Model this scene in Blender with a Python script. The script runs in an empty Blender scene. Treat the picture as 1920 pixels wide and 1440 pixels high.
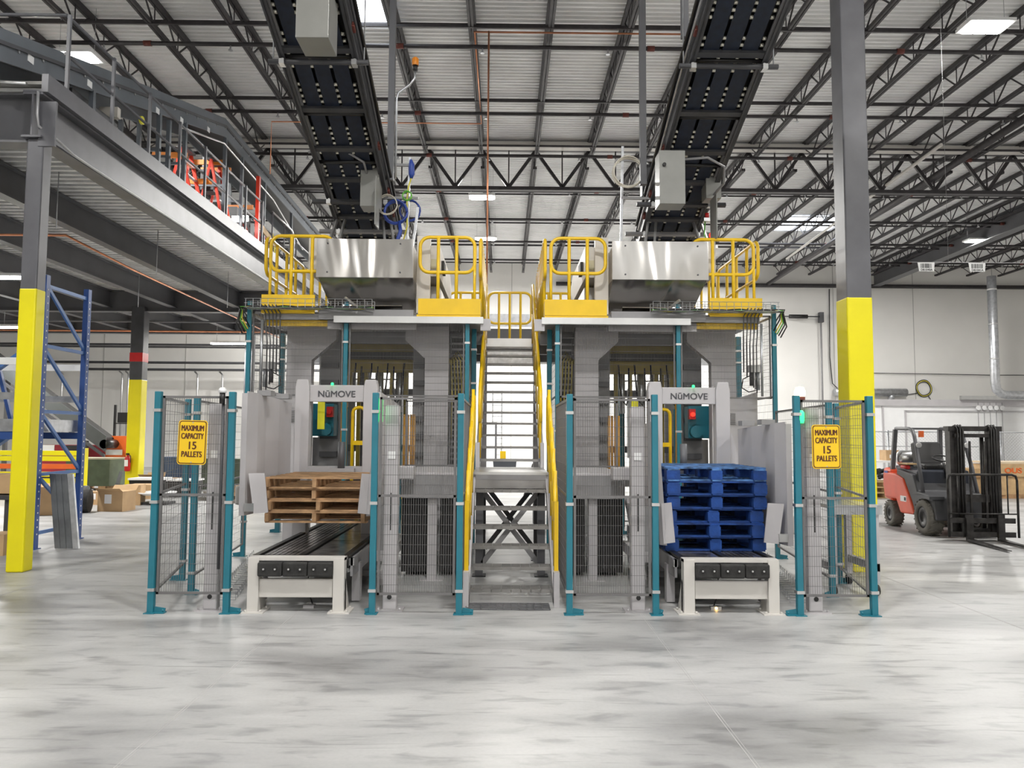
import bpy, math, random
from mathutils import Vector, Matrix
random.seed(7)
R = math.radians
SC = bpy.context.scene
COL = SC.collection

# ------------------------------------------------------------------ camera
cam = bpy.data.cameras.new('camera')
cam.sensor_fit = 'HORIZONTAL'; cam.sensor_width = 36.0; cam.lens = 36.0 * 1420 / 1920
cam.clip_start = 0.05; cam.clip_end = 200
camo = bpy.data.objects.new('camera', cam); COL.objects.link(camo)
camo.matrix_world = (Matrix.Translation((0, 0, 1.65)) @ Matrix.Rotation(R(-0.5412), 4, 'Z')
                     @ Matrix.Rotation(R(93.871), 4, 'X') @ Matrix.Rotation(R(0.35), 4, 'Z'))
SC.camera = camo

# ------------------------------------------------------------------ world, exposure, render feel
w = bpy.data.worlds.new('world'); SC.world = w; w.use_nodes = True
w.node_tree.nodes['Background'].inputs[0].default_value = (.75, .85, 1, 1)
w.node_tree.nodes['Background'].inputs[1].default_value = 1.0
vs = SC.view_settings
vs.view_transform = 'Standard'; vs.look = 'None'; vs.gamma = 1.0; vs.exposure = 0.32
vs.use_curve_mapping = False
SC.cycles.max_bounces = 7; SC.cycles.diffuse_bounces = 4; SC.cycles.glossy_bounces = 3
SC.cycles.sample_clamp_indirect = 6

# ------------------------------------------------------------------ room lights (LED high bays, plus an added fill; the fixtures are built further down)
def area(x, y, z, sx, sy, power, col=(1, .985, .95), rot=(0, 0, 0)):
    l = bpy.data.lights.new('lamp_or_fill_glow', 'AREA'); l.shape = 'RECTANGLE'; l.size = sx; l.size_y = sy
    l.energy = power; l.color = col
    o = bpy.data.objects.new('lamp_or_fill_glow', l); COL.objects.link(o)
    o.location = (x, y, z); o.rotation_euler = rot
    return o
P_BAY = 420
HIGH_BAYS = [(-8.69, 14.9), (-0.77, 23.7), (-0.77, 28.8), (8.82, 13.4), (18.1, 28.5), (7.2, 34.0), (-6.4, 34.0),  # last two here: added out of sight behind the hoods, brightening the back wall
             (-9.2, 4.2), (0.4, 3.6), (9.0, 3.6), (-9.0, -5), (0.2, -5), (9.2, -5), (18, 13.4), (18, 3)]
for x, y in HIGH_BAYS:
    area(x, y, 9.16, .75, .38, P_BAY * (2.5 if y > 27 else 1.8 if y > 20 else 1.0 if y > 10 else .85))
MEZZ_LAMPS = [(-9.6, 26.2), (-9.9, 15.2), (-19.5, 26.6), (-17, 17), (-14.5, 22.5)]
for x, y in MEZZ_LAMPS:
    area(x, y, 4.72, 1.1, .18, 260)
area(3.0, -8.0, 8.8, 14, 3.2, 260, (.95, .98, 1))      # added soft fill behind the camera

# ------------------------------------------------------------------ materials
_M = {}
def mat(name, col, rough=.5, metal=0., amp=.06, sc=4., bump=0., bsc=60., emit=None, es=1., spec=.5, coat=0.):
    if name in _M: return _M[name]
    m = bpy.data.materials.new(name); m.use_nodes = True; nt = m.node_tree; N = nt.nodes; L = nt.links
    b = N['Principled BSDF']
    b.inputs['Roughness'].default_value = rough; b.inputs['Metallic'].default_value = metal
    b.inputs['Specular IOR Level'].default_value = spec; b.inputs['Coat Weight'].default_value = coat
    tc = N.new('ShaderNodeTexCoord'); nz = N.new('ShaderNodeTexNoise')
    nz.inputs['Scale'].default_value = sc; nz.inputs['Detail'].default_value = 5
    L.new(tc.outputs['Object'], nz.inputs['Vector'])
    cr = N.new('ShaderNodeValToRGB'); e = cr.color_ramp.elements
    e[0].position = .3; e[1].position = .7
    e[0].color = tuple(max(0, c * (1 - amp * 1.6)) for c in col) + (1,)
    e[1].color = tuple(min(1, c * (1 + amp)) for c in col) + (1,)
    L.new(nz.outputs['Fac'], cr.inputs['Fac']); L.new(cr.outputs['Color'], b.inputs['Base Color'])
    if bump:
        n2 = N.new('ShaderNodeTexNoise'); n2.inputs['Scale'].default_value = bsc; n2.inputs['Detail'].default_value = 3
        L.new(tc.outputs['Object'], n2.inputs['Vector'])
        bp = N.new('ShaderNodeBump'); bp.inputs['Strength'].default_value = bump; bp.inputs['Distance'].default_value = .02
        L.new(n2.outputs['Fac'], bp.inputs['Height']); L.new(bp.outputs['Normal'], b.inputs['Normal'])
    if emit:
        b.inputs['Emission Color'].default_value = tuple(emit) + (1,); b.inputs['Emission Strength'].default_value = es
    _M[name] = m
    return m
# floor: polished concrete with trowel clouds, scuffs and saw joints
def floor_mat():
    m = bpy.data.materials.new('polished_concrete'); m.use_nodes = True; nt = m.node_tree; N = nt.nodes; L = nt.links
    b = N['Principled BSDF']; tc = N.new('ShaderNodeTexCoord')
    mp = N.new('ShaderNodeMapping'); mp.inputs['Scale'].default_value = (.55, 1.6, 1); mp.inputs['Rotation'].default_value = (0, 0, R(8))
    L.new(tc.outputs['Object'], mp.inputs['Vector'])
    def noise(s, d, v=None, dist=0):
        n = N.new('ShaderNodeTexNoise'); n.inputs['Scale'].default_value = s; n.inputs['Detail'].default_value = d
        n.inputs['Distortion'].default_value = dist; L.new(v or tc.outputs['Object'], n.inputs['Vector']); return n
    def ramp(src, stops):
        c = N.new('ShaderNodeValToRGB'); e = c.color_ramp.elements
        while len(e) < len(stops): e.new(.5)
        for k, (p, v) in enumerate(stops): e[k].position = p; e[k].color = (v[0], v[1], v[2], 1)
        L.new(src, c.inputs['Fac']); return c
    def mix(a, c, t='MULTIPLY', f=1.):
        x = N.new('ShaderNodeMix'); x.data_type = 'RGBA'; x.blend_type = t; x.inputs[0].default_value = f
        L.new(a, x.inputs[6]); L.new(c, x.inputs[7]); return x.outputs[2]
    n1 = noise(.8, 8, mp.outputs[0], .6); n2 = noise(5, 8, mp.outputs[0], .3); n3 = noise(40, 4)
    c1 = ramp(n1.outputs['Fac'], [(.30, (.25, .247, .245)), (.45, (.385, .382, .378)), (.64, (.50, .495, .488))])
    c2 = ramp(n2.outputs['Fac'], [(.32, (.66, .66, .665)), (.46, (.93, .93, .93)), (.7, (1, 1, 1))])
    c3 = ramp(n3.outputs['Fac'], [(.3, (.95, .95, .95)), (.6, (1, 1, 1))])
    base = mix(mix(c1.outputs[0], c2.outputs[0]), c3.outputs[0])
    vo = N.new('ShaderNodeTexNoise'); vo.inputs['Scale'].default_value = 2.2; vo.inputs['Detail'].default_value = 2; vo.inputs['Distortion'].default_value = 3
    mp2 = N.new('ShaderNodeMapping'); mp2.inputs['Scale'].default_value = (.25, 3.2, 1); mp2.inputs['Rotation'].default_value = (0, 0, R(-12))
    L.new(tc.outputs['Object'], mp2.inputs['Vector']); L.new(mp2.outputs[0], vo.inputs['Vector'])
    c4 = ramp(vo.outputs['Fac'], [(.29, (.66, .66, .66)), (.37, (1, 1, 1))])
    base = mix(base, c4.outputs[0], f=.75)
    L.new(base, b.inputs['Base Color'])
    rr = N.new('ShaderNodeMapRange'); rr.inputs['To Min'].default_value = .30; rr.inputs['To Max'].default_value = .52
    L.new(n2.outputs['Fac'], rr.inputs['Value']); L.new(rr.outputs[0], b.inputs['Roughness'])
    b.inputs['Specular IOR Level'].default_value = .35
    bp = N.new('ShaderNodeBump'); bp.inputs['Strength'].default_value = .08; bp.inputs['Distance'].default_value = .02
    L.new(n2.outputs['Fac'], bp.inputs['Height']); L.new(bp.outputs[0], b.inputs['Normal'])
    return m
def steel_mat():
    m = bpy.data.materials.new('brushed_stainless'); m.use_nodes = True; nt = m.node_tree; N = nt.nodes; L = nt.links
    b = N['Principled BSDF']; b.inputs['Metallic'].default_value = 1; b.inputs['Roughness'].default_value = .2
    b.inputs['Base Color'].default_value = (.52, .50, .475, 1)
    tc = N.new('ShaderNodeTexCoord'); mp = N.new('ShaderNodeMapping'); mp.inputs['Scale'].default_value = (1.6, .8, .45)
    n = N.new('ShaderNodeTexNoise'); n.inputs['Scale'].default_value = 1.5; n.inputs['Detail'].default_value = .5; n.inputs['Distortion'].default_value = .7
    L.new(tc.outputs['Object'], mp.inputs[0]); L.new(mp.outputs[0], n.inputs['Vector'])
    bp = N.new('ShaderNodeBump'); bp.inputs['Strength'].default_value = .55; bp.inputs['Distance'].default_value = .12
    L.new(n.outputs['Fac'], bp.inputs['Height']); L.new(bp.outputs[0], b.inputs['Normal'])
    return m
FLOOR = floor_mat(); STEEL = steel_mat()
WALL = mat('white_wall', (.80, .785, .755), .75, amp=.025, sc=.6)
WHITE = mat('white_panel', (.86, .86, .86), .5, amp=.015)
DECK = mat('roof_deck', (.86, .86, .855), .5, amp=.06, sc=1.2)
JOIST = mat('joist_dark', (.036, .032, .035), .5, amp=.2, sc=8)
GREYST = mat('grey_steel', (.11, .11, .118), .45, amp=.08, sc=2)
GREYCOL = mat('grey_column_paint', (.115, .115, .127), .42, amp=.14, sc=2.2)
DARKST = mat('dark_steel', (.055, .055, .06), .5, amp=.15)
CONVG = mat('conveyor_grey', (.12, .135, .155), .42, amp=.1, sc=2)
YCOL = mat('column_yellow', (.80, .70, .003), .42, amp=.03, sc=2)
YEL = mat('safety_yellow', (.83, .53, .006), .33, amp=.04, sc=6, coat=.3)
TEAL = mat('teal_paint', (.012, .165, .225), .38, amp=.06, coat=.2)
LG = mat('light_grey_paint', (.48, .462, .472), .4, amp=.04, sc=3)
LG2 = mat('warm_white_paint', (.60, .575, .54), .45, amp=.03, sc=3)
MG = mat('mid_grey', (.27, .265, .27), .5, amp=.08)
FRAME = mat('mesh_frame_grey', (.16, .155, .155), .45, amp=.1)
WIRE = mat('mesh_wire_grey', (.17, .165, .165), .45, amp=.05)
GALV = mat('galvanised', (.50, .51, .53), .35, .8, amp=.14, sc=9)
ALU = mat('aluminium', (.66, .66, .66), .3, .9, amp=.05)
BELT = mat('navy_belt', (.0065, .0125, .029), .55, amp=.25, sc=12)
BLK = mat('black_plastic', (.014, .013, .013), .4, amp=.2)
RUB = mat('black_rubber', (.028, .027, .026), .75, amp=.3, sc=14, bump=.2)
WOOD = mat('pallet_wood', (.41, .245, .125), .75, amp=.28, sc=7, bump=.3, bsc=30)
WOODL = mat('crate_wood', (.52, .35, .18), .7, amp=.15, sc=5)
PBLUE = mat('pallet_blue', (.006, .050, .235), .68, amp=.4, sc=6, bump=.25, bsc=26)
PBLUEL = mat('pallet_blue_worn', (.07, .17, .38), .75, amp=.55, sc=11)
COPP = mat('copper_pipe', (.72, .31, .17), .32, .85, amp=.12)
RUST = mat('rust_red', (.15, .035, .025), .6, amp=.2)
RED = mat('signal_red', (.50, .012, .012), .4, amp=.08)
ORG = mat('machine_orange', (.72, .13, .02), .42, amp=.06)
ORGP = mat('post_orange', (.42, .20, .015), .45, amp=.08)
FLO = mat('forklift_orange', (.74, .082, .022), .38, amp=.06)
GREENB = mat('crate_green', (.062, .085, .05), .6, amp=.18)
RACKB = mat('rack_blue', (.025, .075, .27), .42, amp=.08, sc=5)
CARD = mat('cardboard', (.50, .33, .175), .8, amp=.1, sc=3)
SIGNY = mat('sign_yellow', (.86, .55, .015), .4, amp=.015)
SIGNB = mat('sign_brown', (.10, .025, .01), .5, amp=.05)
INK = mat('black_ink', (.02, .02, .02), .6, amp=0)
GLOW = mat('led_glow', (1, 1, 1), .5, amp=0, emit=(1, .985, .95), es=26)
SKYL = mat('daylight_glow', (1, 1, 1), .5, amp=0, emit=(.86, .92, 1), es=6)
GRN = mat('green_lamp', (.02, .7, .12), .3, amp=0, emit=(.02, .9, .15), es=3)
AMB = mat('amber_lamp', (.9, .45, .05), .3, amp=0, emit=(1, .62, .2), es=7)
AMBO = mat('amber_dome_off', (.75, .25, .02), .3, amp=0)
REDL = mat('red_lamp', (.7, .02, .01), .3, amp=0, emit=(1, .03, .015), es=1.6)
BLUEH = mat('blue_hose', (.02, .055, .30), .4, amp=.05)
GREENH = mat('green_cable', (.12, .45, .05), .45, amp=.05)
YELH = mat('yellow_cable', (.70, .62, .05), .45, amp=.05)
CREAM = mat('cream_cable', (.62, .58, .50), .5, amp=.05)
MUST = mat('carriage_mustard', (.36, .27, .035), .5, amp=.12)
BEIGE = mat('beige_cover', (.66, .62, .56), .45, amp=.05)

# ------------------------------------------------------------------ mesh builder
ORG_AT = {}
def org(o): return ORG_AT.get(o.name, Vector((0, 0, 0)))
class MB:
    def __init__(s): s.v = []; s.f = []; s.s = []; s.g = []
    def add(s, vs_, fs, smooth=False):
        k = len(s.v); s.g.append((k, len(s.f))); s.v += [tuple(v) for v in vs_]; s.f += [tuple(i + k for i in f) for f in fs]; s.s += [smooth] * len(fs); return s
    def box(s, x0, x1, y0, y1, z0, z1):
        if x0 > x1: x0, x1 = x1, x0
        if y0 > y1: y0, y1 = y1, y0
        if z0 > z1: z0, z1 = z1, z0
        return s.add([(x0, y0, z0), (x1, y0, z0), (x1, y1, z0), (x0, y1, z0), (x0, y0, z1), (x1, y0, z1), (x1, y1, z1), (x0, y1, z1)],
                     [(0, 3, 2, 1), (4, 5, 6, 7), (0, 1, 5, 4), (1, 2, 6, 5), (2, 3, 7, 6), (3, 0, 4, 7)])
    def bar(s, p, q, w_, h=None, up=(0, 0, 1)):
        h = h or w_; p = Vector(p); q = Vector(q); d = (q - p).normalized(); u = Vector(up)
        if abs(d.dot(u)) > .98: u = Vector((0, 1, 0))
        a = d.cross(u).normalized(); b = a.cross(d).normalized(); a = a * w_ / 2; b = b * h / 2
        return s.add([p - a - b, p + a - b, p + a + b, p - a + b, q - a - b, q + a - b, q + a + b, q - a + b],
                     [(0, 3, 2, 1), (4, 5, 6, 7), (0, 1, 5, 4), (1, 2, 6, 5), (2, 3, 7, 6), (3, 0, 4, 7)])
    def tube(s, pts, r, n=8, closed=False):
        pts = [Vector(p) for p in pts]; m = len(pts); rings = []; prev = None
        for i, p in enumerate(pts):
            if closed: d = (pts[(i + 1) % m] - pts[i - 1])
            else: d = pts[min(i + 1, m - 1)] - pts[max(i - 1, 0)]
            d = d.normalized() if d.length > 1e-9 else Vector((0, 0, 1))
            if prev is None:
                u = Vector((0, 0, 1)) if abs(d.z) < .9 else Vector((0, 1, 0))
                a = d.cross(u).normalized()
            else: a = (prev - d * prev.dot(d)).normalized()
            prev = a; b = d.cross(a)
            rr = r[i] if isinstance(r, (list, tuple)) else r
            rings.append([p + (a * math.cos(2 * math.pi * k / n) + b * math.sin(2 * math.pi * k / n)) * rr for k in range(n)])
        vs_ = [v for g in rings for v in g]; fs = []
        for i in range(m if closed else m - 1):
            j = (i + 1) % m
            for k in range(n): fs.append((i * n + k, i * n + (k + 1) % n, j * n + (k + 1) % n, j * n + k))
        s.add(vs_, fs, n > 4)
        if not closed:
            o = len(s.v) - len(vs_)
            s.f += [tuple(o + k for k in reversed(range(n))), tuple(o + (m - 1) * n + k for k in range(n))]; s.s += [False, False]
        return s
    def cyl(s, p, q, r, n=16): return s.tube([p, q], r, n)
    def prism(s, poly, ax, a, b):
        n = len(poly)
        def P(c, t): return {'x': (t, c[0], c[1]), 'y': (c[0], t, c[1]), 'z': (c[0], c[1], t)}[ax]
        return s.add([P(c, a) for c in poly] + [P(c, b) for c in poly],
                     [tuple(range(n)), tuple(reversed(range(n, 2 * n)))] + [(i, i + n, (i + 1) % n + n, (i + 1) % n) for i in range(n)])
    def lathe(s, c, prof, n=20, ax='z'):
        c = Vector(c); vs_ = []
        for (r, h) in prof:
            for k in range(n):
                a = 2 * math.pi * k / n; x, y = r * math.cos(a), r * math.sin(a)
                vs_.append(c + Vector({'z': (x, y, h), 'y': (x, h, y), 'x': (h, x, y)}[ax]))
        fs = [(i * n + k, i * n + (k + 1) % n, (i + 1) * n + (k + 1) % n, (i + 1) * n + k) for i in range(len(prof) - 1) for k in range(n)]
        return s.add(vs_, fs, True)
    def ball(s, c, r, n=12, sz=1.): return s.lathe(c, [(max(1e-4, r * math.sin(math.pi * i / n)), -r * sz * math.cos(math.pi * i / n)) for i in range(n + 1)], 16)
    def each(s, name, m, parent=None, **kw):
        out = None; g = s.g + [(len(s.v), len(s.f))]
        for (v0, f0), (v1, f1) in zip(g, g[1:]):
            b = MB(); b.v = s.v[v0:v1]; b.f = [tuple(i - v0 for i in f) for f in s.f[f0:f1]]; b.s = s.s[f0:f1]
            out = b.build(name, m, parent, **kw)
        return out
    def build(s, name, m, parent=None, label=None, cat=None, group=None, kind=None, bev=0):
        me = bpy.data.meshes.new(name); off = Vector((0, 0, 0))
        if parent is not None: off = org(parent)
        elif s.v and kind != 'structure':
            xs = [v[0] for v in s.v]; ys = [v[1] for v in s.v]; zs = [v[2] for v in s.v]
            off = Vector(((min(xs) + max(xs)) / 2, (min(ys) + max(ys)) / 2, min(zs)))
        me.from_pydata([tuple(Vector(v) - off) for v in s.v], [], s.f)
        me.polygons.foreach_set('use_smooth', s.s); me.materials.append(m)
        import bmesh
        bm = bmesh.new(); bm.from_mesh(me); bmesh.ops.recalc_face_normals(bm, faces=bm.faces); bm.to_mesh(me); bm.free(); me.update()
        o = bpy.data.objects.new(name, me); COL.objects.link(o)
        if parent is not None: o.parent = parent
        else: o.location = off
        ORG_AT[o.name] = off
        if bev:
            md = o.modifiers.new('bevel', 'BEVEL'); md.width = bev; md.segments = 2; md.limit_method = 'ANGLE'
        tag(o, label, cat, group, kind)
        return o
def tag(o, label=None, cat=None, group=None, kind=None):
    if label: o['label'] = label
    if cat: o['category'] = cat
    if group: o['group'] = group
    if kind: o['kind'] = kind
def T(name, label, cat, loc, group=None):
    o = bpy.data.objects.new(name, None); COL.objects.link(o); o.location = loc; o.empty_display_size = .2
    ORG_AT[o.name] = Vector(loc); tag(o, label, cat, group); return o
def copy_tree(o, parent=None):
    c = o.copy(); COL.objects.link(c); ORG_AT[c.name] = org(o).copy()
    if parent: c.parent = parent
    for ch in list(o.children): copy_tree(ch, c)
    return c
def struct(name, mb, m): return mb.build(name, m, kind='structure')
def arc(c, r, a0, a1, n, pl='xz', t=0.):
    out = []
    for i in range(n + 1):
        a = R(a0 + (a1 - a0) * i / n); x, y = c[0] + r * math.cos(a), c[1] + r * math.sin(a)
        out.append({'xz': (x, t, y), 'xy': (x, y, t), 'yz': (t, x, y)}[pl])
    return out
def text(name, s, size, m, loc, parent=None, rot=(90, 0, 0), ext=.002, sx=1., bold=0., align='CENTER', fit=None):
    cu = bpy.data.curves.new(name, 'FONT'); cu.body = s; cu.size = size; cu.extrude = ext; cu.align_x = align; cu.align_y = 'CENTER'
    o = bpy.data.objects.new(name, cu); COL.objects.link(o)
    bpy.context.view_layer.update()
    me = bpy.data.meshes.new_from_object(o.evaluated_get(bpy.context.evaluated_depsgraph_get()))
    bpy.data.objects.remove(o); me.materials.clear(); me.materials.append(m)
    if fit: xs = [v.co.x for v in me.vertices]; sx = fit / (max(xs) - min(xs))
    me.transform(Matrix.Diagonal((sx, 1, 1, 1)))
    if bold:                                             # heavier strokes: the outline laid down again a hair to each side
        import bmesh
        bm = bmesh.new(); bm.from_mesh(me); me2 = me.copy()
        for dx, dy in ((bold * 2, 0), (-bold * 2, 0), (0, bold), (0, -bold)):
            me2 = me.copy(); me2.transform(Matrix.Translation((dx, dy, .00005 * (1 + (dx > 0) + 2 * (dy > 0))))); bm.from_mesh(me2)
        bm.to_mesh(me); bm.free()
    n = bpy.data.objects.new(name, me); COL.objects.link(n); n.rotation_euler = [R(a) for a in rot]
    n.location = Vector(loc) - (org(parent) if parent else Vector((0, 0, 0)))
    if parent: n.parent = parent
    ORG_AT[n.name] = Vector(loc)
    return n

# ------------------------------------------------------------------ shell of the hall
XL, XR, YF, YB, ZR = -30.0, 27.0, -12.0, 37.2, 10.22
struct('floor', MB().box(XL, XR, YF, YB, -.2, 0), FLOOR)
mb = MB()
for y in (-2.4, 10.6, 17.2, 24):
    mb.box(XL, XR, y, y + .003, 0, .0012)
for x in (-5.1, -1.92, 1.27, 4.5, 10.9):
    mb.box(x, x + .004, YF, YB, 0, .0012); mb.box(x + .018, x + .0205, YF, YB, 0, .0012)
struct('trim_1', mb, mat('joint_sealant', (.47, .46, .45), .7, amp=.1))
struct('wall_back', MB().box(XL, XR, YB, YB + .2, 0, 10.6), WALL)
struct('wall_left', MB().box(XL - .2, XL, YF, YB, 0, 10.6), WALL)
struct('wall_right', MB().box(XR, XR + .2, YF, YB, 0, 10.6), WALL)
struct('wall_front', MB().box(XL, XR, YF - .2, YF, 0, 10.6), WALL)
mb = MB()                                            # panel joints of the tilt-up wall
for x in range(-28, 27, 4): mb.box(x + .3, x + .33, YB - .012, YB, 0, 10.2)
struct('trim_2', mb, mat('wall_joint', (.45, .44, .42), .8))
prof = []; y = YF; P = .152
while y < YB + .2:
    prof += [(y, ZR), (y + .05, ZR), (y + .062, ZR + .05), (y + .14, ZR + .05)]; y += P
vsx = []; n = len(prof)
for x in (XL, XR): vsx += [(x, a, b) for a, b in prof]
mb = MB().add(vsx, [(i, i + 1, n + i + 1, n + i) for i in range(n - 1)])
mb.box(XL, XR, YF, YB, ZR + .06, ZR + .25)
struct('ceiling', mb, DECK)
for k, (x0, x1, y0, y1) in enumerate([(-3.35, -2.40, 12.6, 15.35), (11.0, 13.4, 28.7, 30.7), (-3.3, -.9, 2, 4.5)]):
    o = struct('window_%d' % (k + 1), MB().box(x0, x1, y0, y1, ZR - .035, ZR - .015), SKYL)
    m2 = MB(); 
    for a in ((x0, x0 + .05, y0, y1), (x1 - .05, x1, y0, y1), (x0, x1, y0, y0 + .05), (x0, x1, y1 - .05, y1)): m2.box(*a, ZR - .07, ZR)
    m2.build('window_frame', GALV, o)

# roof joists: two bays of open-web joists
def joist_meshes(L_):
    t = MB().box(-.065, -.008, 0, L_, 10.10, 10.20).box(.008, .065, 0, L_, 10.10, 10.20)
    b = MB().box(-.055, -.008, .35, L_ - .35, 9.61, 9.69).box(.008, .055, .35, L_ - .35, 9.61, 9.69)
    wv = MB(); npan = int((L_ - 1.4) / .98); st = (L_ - 1.4) / npan
    wv.bar((0, 0, 10.14), (0, .7, 9.66), .022)
    for i in range(npan):
        y0 = .7 + i * st; y1 = y0 + st; ym = (y0 + y1) / 2
        wv.bar((0, y0, 9.66), (0, ym, 10.14), .027).bar((0, ym, 10.14), (0, y1, 9.66), .027)
        wv.bar((0, y0, 10.14), (0, y0, 9.66), .018)
    wv.bar((0, L_ - .7, 9.66), (0, L_, 10.14), .022)
    return t, b, wv
ORD = ['first', 'second', 'third', 'fourth', 'fifth', 'sixth', 'seventh', 'eighth', 'ninth', 'tenth', 'eleventh', 'twelfth', 'thirteenth', 'fourteenth', 'fifteenth', 'sixteenth', 'seventeenth', 'eighteenth']
def joist_row(y0, y1, xs, where):
    t, b, wv = joist_meshes(y1 - y0); proto = None
    for x in xs:
        if proto is None:
            o = T('roof_joist', 'dark open web steel roof joist ' + where, 'roof joist', (0, 0, 0), 'roof joists ' + where); proto = o
            t.build('top_chord', JOIST, o); b.build('bottom_chord', JOIST, o); wv.build('web', JOIST, o)
        else: o = copy_tree(proto)
        o.location = (x, y0, 0)
        k = round((x + .71) / 1.567)
        o['label'] = 'roof joist %s, %s to the %s of the stair' % (where, ORD[-k] if k <= 0 else ORD[k - 1], 'left' if k <= 0 else 'right')
XJ = [-.71 + 1.567 * k for k in range(-13, 17)]
joist_row(9.55, 21.65, XJ[3:], 'in front of the truss girder')
joist_row(21.85, 37.1, XJ, 'behind the truss girder')
# truss girder
g = T('truss_girder', 'long dark truss girder running across the hall under the roof joists', 'girder', (0, 21.75, 8.8))
MB().box(XL, XR, 21.66, 21.84, 10.0, 10.12).build('top_chord', JOIST, g)
MB().box(XL, XR, 21.66, 21.84, 8.80, 8.90).build('bottom_chord', JOIST, g)
mb = MB()
for i, x in enumerate(XJ):
    mb.bar((x, 21.75, 10.0), (x + .78, 21.75, 8.9), .07, .09).bar((x, 21.75, 10.0), (x - .78, 21.75, 8.9), .07, .09)
    mb.bar((x + .783, 21.75, 10.0), (x + .783, 21.75, 8.9), .035)
mb.build('web', JOIST, g)
# bridging angles, sprinkler lines
BR = [(9.6, y) for y in (14.3, 17.6, 20.4, 24.6, 28.0, 31.4, 34.6)] + [(10.08, y) for y in (11.6, 15.1, 18.6, 25.6, 29.3, 33.2)]
_n = [0, 0]
for z, y in BR:
    _n[z > 10] += 1
    MB().box(-21 if y > 21 else -16, 24, y, y + .045, z, z + .05).build('joist_bridging', JOIST, label='thin dark bridging angle crossing the %s of the joists, %s from the camera' % ('tops' if z > 10 else 'bottoms', ORD[_n[z > 10] - 1]), cat='steel angle', group='joist bridging angles')
SPK = []
def sprinkler(y, z, x0=-17, x1=24, r=.045):
    SPK.append(y)
    o = T('sprinkler_line', 'dark sprinkler branch pipe with small heads under the roof, %s from the camera' % ORD[len(SPK) - 1], 'pipe', ((x0 + x1) / 2, y, z), 'sprinkler branch lines')
    MB().cyl((x0, y, z), (x1, y, z), r, 8).build('pipe', JOIST, o)
    h = MB(); c = MB(); x = x0 + 1.2; k = 0
    while x < x1:
        h.cyl((x, y, z - .02), (x, y, z - .12), .018, 6).cyl((x, y, z - .12), (x, y, z - .135), .045, 8)
        if k % 2: c.cyl((x + .8, y, z), (x + .95, y, z), r + .012, 8)
        x += 2.55; k += 1
    h.build('sprinkler_head', GALV, o, kind='stuff'); c.build('coupling', RUST, o, kind='stuff')
for y in (12.75, 14.9, 18.1, 20.9, 24.0, 27.2, 30.4, 33.6): sprinkler(y, 9.52)
MB().cyl((2.5, 37.0, 9.14), (XR, 37.0, 9.14), .10, 10).build('sprinkler_main', JOIST, label='thick black pipe along the top of the white back wall', cat='pipe')
MB().box(-17, 24, 21.35, 21.62, 9.96, 10.12).build('insulated_duct', LG2, label='pale slim duct running along the near side of the truss girder', cat='duct')
# columns
def column(name, x0, x1, y0, y1, ztop, zy, label, m=GREYCOL, band=None):
    o = T(name, label, 'column', ((x0 + x1) / 2, (y0 + y1) / 2, 0))
    MB().box(x0, x1, y0, y1, 0, ztop).build('shaft', m, o, bev=.018)
    e = .004
    MB().box(x0 - e, x1 + e, y0 - e, y1 + e, 0.0, zy).build('yellow_wrap', YCOL, o, bev=.02)
    if band: MB().box(x0 - e, x1 + e, y0 - e, y1 + e, band[0], band[1]).build('red_band', RED, o)
    return o
column('hall_column', 4.285, 4.60, 9.36, 9.68, 10.0, 3.41, 'tall grey building column with yellow foot behind the right fence')

# ================================================================== the two pallet machines
CX = .1
def wire_panel(p, q, z0, z1, label, group=None, midz=(1.08,), dx=.0215, dz=.092, fr=.022, th=.0034, name='mesh_fence_panel'):
    """framed welded-wire panel standing between plan points p and q"""
    p = Vector((p[0], p[1], 0)); q = Vector((q[0], q[1], 0)); d = q - p; L_ = d.length; d = d / L_
    nrm = Vector((-d.y, d.x, 0))
    o = T(name, label, 'fence panel', ((p.x + q.x) / 2, (p.y + q.y) / 2, z0), group)
    f = MB()
    for z in (z0 + fr / 2, z1 - fr / 2) + tuple(midz): f.bar(p + Vector((0, 0, z)), q + Vector((0, 0, z)), fr, fr)
    for e in (p + d * fr / 2, q - d * fr / 2): f.bar(e + Vector((0, 0, z0)), e + Vector((0, 0, z1)), fr, fr, up=nrm)
    f.build('frame', FRAME, o)
    m = MB(); n = max(2, int(L_ / dx)); a = nrm * th / 2; b = d * th / 2; t = th / 2
    for i in range(1, n):
        c = p + d * (L_ * i / n)
        m.add([c - a + Vector((0, 0, z0)), c + b + Vector((0, 0, z0)), c - b + Vector((0, 0, z0)) , c - a + Vector((0, 0, z1)), c + b + Vector((0, 0, z1)), c - b + Vector((0, 0, z1))],
              [(0, 1, 4, 3), (1, 2, 5, 4), (2, 0, 3, 5)])
    z = z0 + dz; off = nrm * th
    while z < z1 - .02:
        c = p + off; e = q + off
        m.add([c + Vector((0, 0, z - t)), c + a + Vector((0, 0, z + t)), c - a + Vector((0, 0, z + t)), e + Vector((0, 0, z - t)), e + a + Vector((0, 0, z + t)), e - a + Vector((0, 0, z + t))],
              [(0, 1, 4, 3), (1, 2, 5, 4), (2, 0, 3, 5)])
        z += dz
    m.build('wire_mesh', WIRE, o)
    return o
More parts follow.
